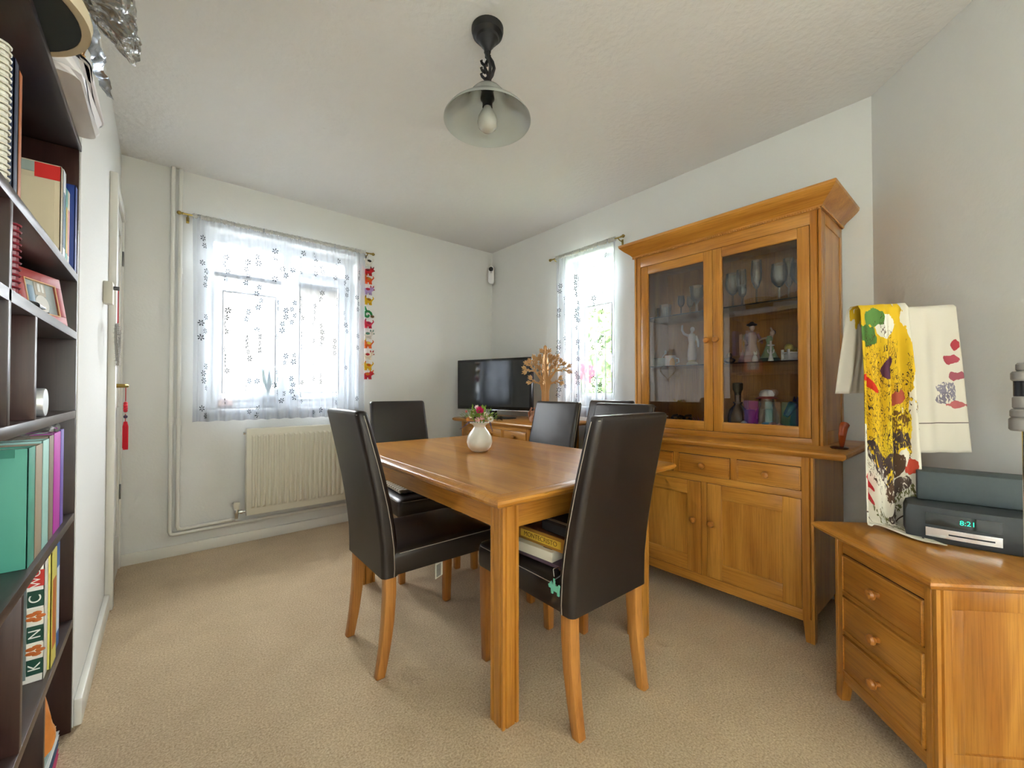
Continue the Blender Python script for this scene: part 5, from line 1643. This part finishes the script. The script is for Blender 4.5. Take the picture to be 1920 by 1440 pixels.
# bottom of the cabinet
f = fig('decanter', 'square-shouldered clear glass decanter with a stopper, bottom right', 2.42, 0.938, Z3, 0, 'decanter')
MB().lathe([(0.046, 0), (0.052, 0.01), (0.052, 0.09), (0.042, 0.125), (0.020, 0.150), (0.018, 0.16)], 22).lathe([(0.024, 0.158), (0.024, 0.166), (0.015, 0.168), (0.017, 0.215), (0.022, 0.22)], 18).build('bottle', 'glassware', f, smooth=40)
MB().lathe([(0.012, 0.205), (0.020, 0.225), (0.026, 0.235), (0.026, 0.268), (0.020, 0.272)], 12).build('stopper', M('#6E6A50', 0.2), f)
MB().lathe([(0.048, 0.005), (0.048, 0.045)], 20).build('liquor', M('#6A4A30', 0.2), f)
for col, lab, y, x, r, h in (('#84557C', 'purple pillar candle beside the decanter', 0.885, 2.44, 0.024, 0.125), ('#A9854E', 'tan pillar candle between the purple and green ones', 0.842, 2.46, 0.024, 0.13), ('#6F8F66', 'green pillar candle behind the glass jar', 0.795, 2.48, 0.026, 0.13)):
    f = fig('candle', lab, x, y, Z3, 0, 'candle')
    f['group'] = 'pillar candles in the dresser'
    MB().lathe([(r, 0), (r, h - 0.003), (r - 0.004, h)], 18).build('wax', M(col, 0.45), f)
    MB().tube([(0, 0, h - 0.002), (0.001, 0, h + 0.010)], 0.0012, 5).build('wick', 'black_matte', f)
f = fig('jar', 'round clear glass jar with a red-brimmed white lid, bottom shelf', 2.38, 0.783, Z3, 0, 'jar')
MB().lathe([(0.035, 0), (0.052, 0.02), (0.058, 0.06), (0.052, 0.11), (0.038, 0.15), (0.036, 0.185), (0.034, 0.185)], 26, cap1=False).build('bowl', 'glassware', f, smooth=40)
MB().lathe([(0.050, 0.186), (0.052, 0.190), (0.034, 0.198), (0.030, 0.20)], 22).build('brim', M('#B0402E', 0.4), f)
MB().lathe([(0.032, 0.199), (0.034, 0.21), (0.026, 0.228), (0.010, 0.234)], 20).build('crown', M('#E8DCD2', 0.4), f)
f = fig('horse_bust', 'deep purple glass horse head at the right end of the bottom shelf', 2.37, 0.652, Z3, -40)
mb = MB().tube([(0.018, 0.01, 0.0), (0.02, 0.008, 0.06), (0.012, 0.0, 0.12), (-0.004, -0.004, 0.16), (-0.018, -0.008, 0.158), (-0.045, -0.012, 0.125), (-0.058, -0.014, 0.105)], [0.04, 0.036, 0.030, 0.026, 0.024, 0.017, 0.012], 12)
mb.tube([(-0.002, -0.014, 0.175), (-0.002, -0.016, 0.20)], [0.008, 0.002], 6).tube([(0.0, 0.008, 0.175), (0.0, 0.008, 0.20)], [0.008, 0.002], 6)
mb.build('head_and_neck', M('#3E2A62', 0.3), f)
mb = MB()
for k in range(7):
    mb.sphere((0.022 + 0.012 * math.sin(k), 0.012, 0.17 - 0.022 * k), (0.016, 0.008, 0.016), 8, 6)
mb.build('mane', M('#33224F', 0.35), f)
f = fig('bird_figurine', 'white and orange bird figurine at the front of the bottom shelf', 2.325, 0.862, Z3, -40)
f['group'] = 'bird figurines in the dresser'
MB().sphere((0.005, 0, 0.026), (0.03, 0.02, 0.026), 12, 8).sphere((-0.012, -0.002, 0.056), (0.017, 0.016, 0.017), 12, 8).build('body', 'white_ceramic', f)
MB().tube([(-0.026, -0.004, 0.054), (-0.042, -0.006, 0.050)], [0.005, 0.001], 6).sphere((0.014, -0.012, 0.026), (0.016, 0.012, 0.014), 8, 6).build('beak_and_wing', M('#C9642E', 0.4), f)
f = fig('bird_figurine', 'white and blue bird figurine below the glass jar', 2.325, 0.775, Z3, -40)
f['group'] = 'bird figurines in the dresser'
MB().sphere((0.0, 0, 0.03), (0.03, 0.022, 0.03), 12, 8).build('body', 'white_ceramic', f)
MB().sphere((0.008, 0.0, 0.058), (0.024, 0.018, 0.013), 10, 7).tube([(0.02, 0, 0.055), (0.04, 0, 0.075)], [0.008, 0.003], 6).build('cap', M('#4F8FC4', 0.4), f)
MB().sphere((-0.016, -0.016, 0.034), 0.005, 8, 6).sphere((0.006, -0.021, 0.036), 0.005, 8, 6).build('eyes', 'black_plastic', f)
f = fig('ribbon_ornament', 'pink looped glass ornament at the front right of the bottom shelf', 2.325, 0.712, Z3, -40, 'ornament')
MB().tube([(-0.03 + 0.022 * math.cos(R(t)), 0, 0.045 + 0.022 * math.sin(R(t))) for t in range(0, 361, 30)], 0.006, 8).tube([(0.012 + 0.022 * math.cos(R(t)), 0.01, 0.04 + 0.02 * math.sin(R(t))) for t in range(0, 361, 30)], 0.006, 8).build('loops', M('#C98A92', 0.2, coat=0.5), f)
MB().sphere((-0.005, 0, 0.012), (0.045, 0.024, 0.012), 14, 6).build('base', M('#C7B9A0', 0.2, coat=0.5), f)
f = fig('feather_flower', 'pink spiky feather flower at the bottom of the left-hand door', 2.36, 1.115, Z3, 0, 'ornament')
mb = MB()
for k in range(28):
    a = k * 2.4
    t = 0.35 + 0.6 * (k / 28)
    d = Vector((math.cos(a) * t, math.sin(a) * t, 1.0 - 0.6 * t)).normalized()
    s = d.orthogonal().normalized() * 0.006
    p = d * 0.05
    mb.add([(0, 0, 0.005), p + s + Vector((0, 0, 0.005)), d * 0.095 + Vector((0, 0, 0.005)), p - s + Vector((0, 0, 0.005))], [(0, 1, 2, 3)])
mb.build('feathers', M('#C58EA0', 0.6), f, smooth=0)
MB().sphere((0, 0, 0.012), (0.025, 0.025, 0.012), 10, 6).build('base', M('#A96E80', 0.6), f)
f = fig('beaded_necklace_pile', 'dark heap of beads and chains behind the left-hand door', 2.37, 1.235, Z3, 0, 'beads')
mb, m2 = MB(), MB()
rc = random.Random(9)
for k in range(5):
    pts = [(0.045 * math.cos(R(t + k * 60)) + rc.uniform(-.012, .012), 0.05 * math.sin(R(t + k * 60)) + rc.uniform(-.012, .012), 0.02 + 0.012 * k + 0.012 * math.sin(R(3 * t + 50 * k))) for t in range(0, 361, 20)]
    (mb if k % 2 else m2).tube(pts, 0.006 if k % 2 else 0.0075, 7)
mb.build('gold_chain', M('#A98A3C', 0.3, metal=0.7), f)
m2.build('dark_beads', M('#241C24', 0.3), f)
f = fig('pink_dish', 'low pink dish on the bottom of the cabinet at the left', 2.38, 1.345, Z3, 0, 'dish')
MB().lathe([(0.03, 0), (0.05, 0.012), (0.062, 0.03), (0.060, 0.03), (0.046, 0.015)], 24).build('dish', M('#B98A92', 0.3), f)
mb = MB()
for k in range(9):
    a = k * 2.1
    mb.sphere((0.028 * math.cos(a), 0.028 * math.sin(a), 0.03 + 0.004 * (k % 3)), 0.012, 8, 6)
mb.build('pebbles', M('#C9C2BA', 0.4, var=0.3, vscale=40), f)

# glazed horn-shaped ornament and saucer on the dresser counter
f = thing('horn_ornament', 'glossy red-brown curled horn ornament on the dresser counter end', 'ornament', (2.22, 0.452, 0.8268))
MB().lathe([(0.030, 0), (0.034, 0.006), (0.028, 0.010)], 18).build('saucer', M('#4A1E16', 0.2, coat=0.6), f)
MB().tube([(0.02, -0.005, 0.012), (-0.004, -0.01, 0.03), (-0.016, -0.014, 0.06), (-0.006, -0.016, 0.09), (0.014, -0.016, 0.10)], [0.008, 0.011, 0.014, 0.016, 0.018], 12).build('horn', M('#A8481E', 0.15, coat=0.6), f)

# ------------------------------------------------------------------ on the chest: radio, upper unit, cloths on a stand
rdx = thing('radio', 'dark grey table radio with a green clock display on the small chest', 'radio', (1.897, 0.040, 0.5975), -80)
# local: x along the front (towards the right in view), y to the back
rings = []
Wr = 0.34
for z, ins in ((0.0, 0.004), (0.006, 0.0), (0.09, 0.0), (0.108, 0.006), (0.114, 0.02)):
    pts = []
    for k in range(9):
        x = -Wr / 2 + ins + (Wr - 2 * ins) * k / 8
        pts.append((x, ins - 0.018 * math.cos(math.pi * (x / Wr)), z))
    pts += [(Wr / 2 - ins, 0.19, z), (-Wr / 2 + ins, 0.19, z)]
    rings.append(pts)
MB().loft(rings).build('case', 'graphite', rdx, smooth=40)


def arc_panel(x0, x1, z0, z1, off, th=0.0015, n=12):
    a, b = [], []
    for k in range(n + 1):
        x = x0 + (x1 - x0) * k / n
        y = -0.018 * math.cos(math.pi * x / Wr) - off
        a.append((x, y, z0))
        b.append((x, y, z1))
    back = [[(p[0], p[1] + th, p[2]) for p in q] for q in (a, b)]
    return MB().loft([a, b, back[1], back[0], a], cap0=False, cap1=False, closed=False)


dp = arc_panel(-0.125, 0.035, 0.055, 0.092, 0.002).build('display', M('#04140F', 0.1, spec=0.7), rdx)
m_, nt_, ou_ = newmat('display_glow')
em = node(nt_, 'ShaderNodeEmission')
em.inputs['Color'].default_value = (0.05, 0.9, 0.5, 1)
em.inputs['Strength'].default_value = 0.5
nt_.links.new(em.outputs[0], ou_.inputs[0])
text('8:21', 0.020, T(-0.035, -0.0225, 0.074, rx=90), 'display_glow', dp, name='digits', depth=0.0002)
arc_panel(-0.125, 0.035, 0.018, 0.046, 0.003, 0.004).build('disc_slot_surround', 'chrome', rdx)
arc_panel(-0.075, 0.02, 0.029, 0.033, 0.0042).build('disc_slot', 'black_matte', rdx)
arc_panel(0.075, 0.16, 0.014, 0.085, 0.001).build('speaker_grille', M('#2C3033', 0.8), rdx)
up = thing('music_dock', 'slate grey box standing on the radio', 'audio unit', (1.975, 0.035, 0.7125), -80)
MB().box(-0.155, 0.0, 0, 0.165, 0.12, 0.095, 0.005).build('case', M('#4C5659', 0.6, var=0.08, vscale=90), up)
MB().box(0.135, -0.001, 0.002, 0.163, 0.001, 0.093).build('end_cap', M('#3A4245', 0.6), up)

# stand that carries the cloths
stn = thing('towel_stand', 'thin wooden stand under the draped cloths on the chest', 'stand', (2.035, 0.260, 0.5975))
MB().box(-0.03, -0.03, 0, 0.03, 0.03, 0.012, 0.003).build('foot', 'leg_oak_x', stn)
MB().tube([(0, 0, 0.01), (0, 0, 0.760)], 0.008, 8).build('pole', 'leg_oak_z', stn)
MB().tube([(-0.058, 0.066, 0.759), (0.132, -0.152, 0.768)], 0.008, 8).build('bar', 'leg_oak_x', stn)

A0, A1 = Vector((1.955, 0.352, 1.365)), Vector((2.170, 0.104, 1.375))
BD = (A1 - A0)
ND = Vector((-0.75, -0.66, 0)).normalized()       # towards the room


def cloth(name, label, u0, u1, front, back, off, wav, seed, mat, corner=0.0, flare=0.0):
    """cloth hung over the stand's bar: front drop, back drop in metres"""
    rnd = random.Random(seed)
    p1, p2 = rnd.uniform(0, 6), rnd.uniform(0, 6)
    nu, nv = 70, 90
    v, f, uv = [], [], []
    tot = front + back + 0.05
    for j in range(nv + 1):
        s = -back - 0.025 + tot * j / nv          # s<0 behind, s>0 in front
        for i in range(nu + 1):
            t = i / nu
            u = u0 + (u1 - u0) * t
            base = A0 + BD * u
            side = 1 if s >= 0 else -1
            d = max(0.0, abs(s) - 0.012)
            frac = d / max(front if side > 0 else back, 0.01)
            fold = wav * (0.25 + 0.75 * min(1, d / 0.25)) * (math.sin(t * 13 + p1 + 1.3 * frac) + 0.5 * math.sin(t * 27 + p2))
            out = off * (1.0 if s >= 0 else 0.25) + 0.012 * min(1, abs(s) / 0.012) + fold + 0.02 * frac + flare * frac * frac
            p = base + ND * (out * side if abs(s) > 0.012 else out * s / 0.012)
            drop = d * (1 + corner * math.exp(-((t - 0.42) / 0.2) ** 2)) if side > 0 else d
            p.z += 0.010 * math.cos(min(1, abs(s) / 0.02) * 1.5) + off * 0.4 - drop
            p += BD.normalized() * ((t - 0.5) * 0.03 * frac)
            if side > 0 and p.z < 0.612:
                ex = 0.612 - p.z
                p.z = 0.606 + 0.006 * math.exp(-ex * 30) + 0.003 * math.sin(ex * 40)
                p += Vector((-0.62, -0.78, 0)).normalized() * ex * 0.95
            v.append(p)
            uv.append((t, 1 - s / front))
    for j in range(nv):
        for i in range(nu):
            a = j * (nu + 1) + i
            f.append((a, a + 1, a + nu + 2, a + nu + 1))
    me = bpy.data.meshes.new(name)
    me.from_pydata(v, [], f)
    ul = me.uv_layers.new(name='UVMap')
    for lp in me.loops:
        ul.data[lp.index].uv = uv[lp.vertex_index]
    me.shade_smooth()
    me.materials.append(MATS[mat])
    o = bpy.data.objects.new(name, me)
    C.objects.link(o)
    sm = o.modifiers.new('thickness', 'SOLIDIFY')
    sm.thickness = 0.0016
    return tag(o, label, 'cloth')


def printed(name, base, spots):
    """linen with flat printed patches: each spot (u, v, ru, rv, colour, noise amount, lacy)"""
    m, nt, out = newmat(name)
    b = node(nt, 'ShaderNodeBsdfPrincipled')
    b.inputs['Roughness'].default_value = 0.85
    nt.links.new(b.outputs[0], out.inputs[0])
    uvn = node(nt, 'ShaderNodeUVMap')
    cur = None
    nz = node(nt, 'ShaderNodeTexNoise')
    nz.inputs['Scale'].default_value = 9
    nz.inputs['Detail'].default_value = 5
    nt.links.new(uvn.outputs[0], nz.inputs['Vector'])
    nf = node(nt, 'ShaderNodeTexNoise')
    nf.inputs['Scale'].default_value = 20
    nf.inputs['Detail'].default_value = 3
    nf.inputs['Distortion'].default_value = 1.5
    nt.links.new(uvn.outputs[0], nf.inputs['Vector'])
    sep = node(nt, 'ShaderNodeSeparateXYZ')
    nt.links.new(uvn.outputs[0], sep.inputs[0])

    def math_(op, a, bb=None, c=None):
        n = node(nt, 'ShaderNodeMath', operation=op)
        for i, x in enumerate((a, bb, c)):
            if x is None:
                continue
            if isinstance(x, (int, float)):
                n.inputs[i].default_value = x
            else:
                nt.links.new(x, n.inputs[i])
        return n.outputs[0]

    prev = None
    for (u, v_, ru, rv, col, na, lacy) in spots:
        du = math_('DIVIDE', math_('SUBTRACT', sep.outputs[0], u), ru)
        dv = math_('DIVIDE', math_('SUBTRACT', sep.outputs[1], v_), rv)
        d = math_('SQRT', math_('ADD', math_('MULTIPLY', du, du), math_('MULTIPLY', dv, dv)))
        d = math_('ADD', d, math_('MULTIPLY', math_('SUBTRACT', nz.outputs['Fac'], 0.5), na))
        msk = math_('LESS_THAN', d, 1.0)
        if lacy:
            lm_ = math_('LESS_THAN', math_('ABSOLUTE', math_('SUBTRACT', nf.outputs['Fac'], 0.5)), lacy)
            msk = math_('MULTIPLY', msk, lm_)
        mx = node(nt, 'ShaderNodeMix', data_type='RGBA')
        nt.links.new(msk, mx.inputs[0])
        if prev is None:
            mx.inputs[6].default_value = lin(base) + [1]
        else:
            nt.links.new(prev, mx.inputs[6])
        mx.inputs[7].default_value = lin(col) + [1]
        prev = mx.outputs[2]
    nt.links.new(prev, b.inputs['Base Color'])
    wv = node(nt, 'ShaderNodeBump')
    wv.inputs['Strength'].default_value = 0.1
    nt.links.new(nf.outputs['Fac'], wv.inputs['Height'])
    nt.links.new(wv.outputs[0], b.inputs['Normal'])
    return m


printed('tea_towel_print', '#E9E2D2', [
    (0.36, 0.72, 0.62, 0.36, '#E3B91E', 1.3, 0), (0.62, 0.42, 0.30, 0.13, '#E8C62A', 1.5, 0), (0.15, 0.86, 0.24, 0.045, '#4F7A38', 1.2, 0), (0.55, 0.90, 0.2, 0.05, '#EDE8DA', 1.0, 0),
    (0.28, 0.94, 0.20, 0.035, '#5E8A44', 1.2, 0), (0.42, 0.57, 0.5, 0.32, '#4A3420', 1.6, 0.022), (0.55, 0.735, 0.14, 0.04, '#5A3048', 0.4, 0),
    (0.17, 0.655, 0.20, 0.022, '#D2301A', 0.5, 0), (0.75, 0.56, 0.10, 0.03, '#B0523E', 2.0, 0), (0.70, 0.46, 0.16, 0.05, '#6E4E1E', 2.2, 0.09),
    (0.45, 0.36, 0.42, 0.05, '#4A3A38', 2.4, 0.11), (0.62, 0.27, 0.20, 0.05, '#5A4230', 1.2, 0.16), (0.12, 0.20, 0.13, 0.02, '#C2232C', 2.0, 0),
    (0.13, 0.145, 0.12, 0.018, '#B81C2A', 2.0, 0), (0.85, 0.24, 0.10, 0.03, '#C84A34', 2.0, 0), (0.55, 0.13, 0.35, 0.06, '#6E6A3A', 1.5, 0.06),
    (0.62, 0.18, 0.2, 0.035, '#5A4A40', 1.2, 0.14), (0.5, 0.045, 1.0, 0.0035, '#5A4638', 0.0, 0)])
printed('floral_print', '#E2DACB', [
    (0.88, 0.60, 0.10, 0.03, '#B04A58', 2.4, 0), (0.90, 0.48, 0.09, 0.03, '#A85A66', 2.6, 0), (0.93, 0.70, 0.05, 0.03, '#B8404C', 2.2, 0),
    (0.80, 0.38, 0.10, 0.06, '#8A8494', 2.6, 0.10), (0.86, 0.28, 0.13, 0.022, '#C26A6A', 2.6, 0), (0.74, 0.32, 0.08, 0.04, '#7E7684', 2.2, 0.09),
    (0.20, 0.34, 0.07, 0.022, '#D8B42E', 0.3, 0), (0.16, 0.55, 0.14, 0.12, '#6E5A4A', 2.0, 0.06), (0.5, 0.155, 1.0, 0.003, '#4A3A30', 0.0, 0), (0.25, 0.12, 0.14, 0.05, '#6A4C30', 1.0, 0.2)])
cloth('printed_tea_towel', 'linen tea towel printed in yellow with animals, draped at the left of the stand', -0.02, 0.44, 0.765, 0.30, 0.030, 0.017, 4, 'tea_towel_print', corner=0.22, flare=0.02)
cloth('floral_cloth', 'plain linen cloth with pink floral border hanging behind the yellow tea towel', 0.30, 0.97, 0.50, 0.33, 0.0, 0.006, 8, 'floral_print', flare=0.01)

# ------------------------------------------------------------------ display post at the right edge
dp_ = thing('glass_shelf_unit', 'slim glass and chrome stand with a stacked grey top at the right edge', 'stand', (1.515, -0.035, 0))
MB().lathe([(0.05, 0), (0.05, 0.012), (0.02, 0.016)], 20).build('base', 'chrome', dp_)
MB().tube([(0.0, 0, 0.012), (0.0, 0, 0.985)], 0.006, 10).build('post', 'chrome', dp_)
MB().box(0.010, -0.16, 0.10, 0.014, -0.006, 0.985).build('glass_panel', 'pane_glass', dp_, smooth=0)
MB().box(0.006, -0.006, 0.02, 0.018, 0.0, 0.985).build('panel_edge', M('#DAD8C8', 0.4), dp_)
for z, r0, h in ((0.985, 0.026, 0.03), (1.015, 0.024, 0.02), (1.035, 0.020, 0.03), (1.10, 0.022, 0.022), (1.122, 0.014, 0.02)):
    MB().lathe([(r0 - 0.003, z), (r0, z + 0.004), (r0, z + h - 0.004), (r0 - 0.003, z + h)], 16).build('grey_cap', M('#8E8A86', 0.5), dp_)
MB().lathe([(0.018, 1.065), (0.018, 1.10)], 16).build('dark_collar', 'black_plastic', dp_)
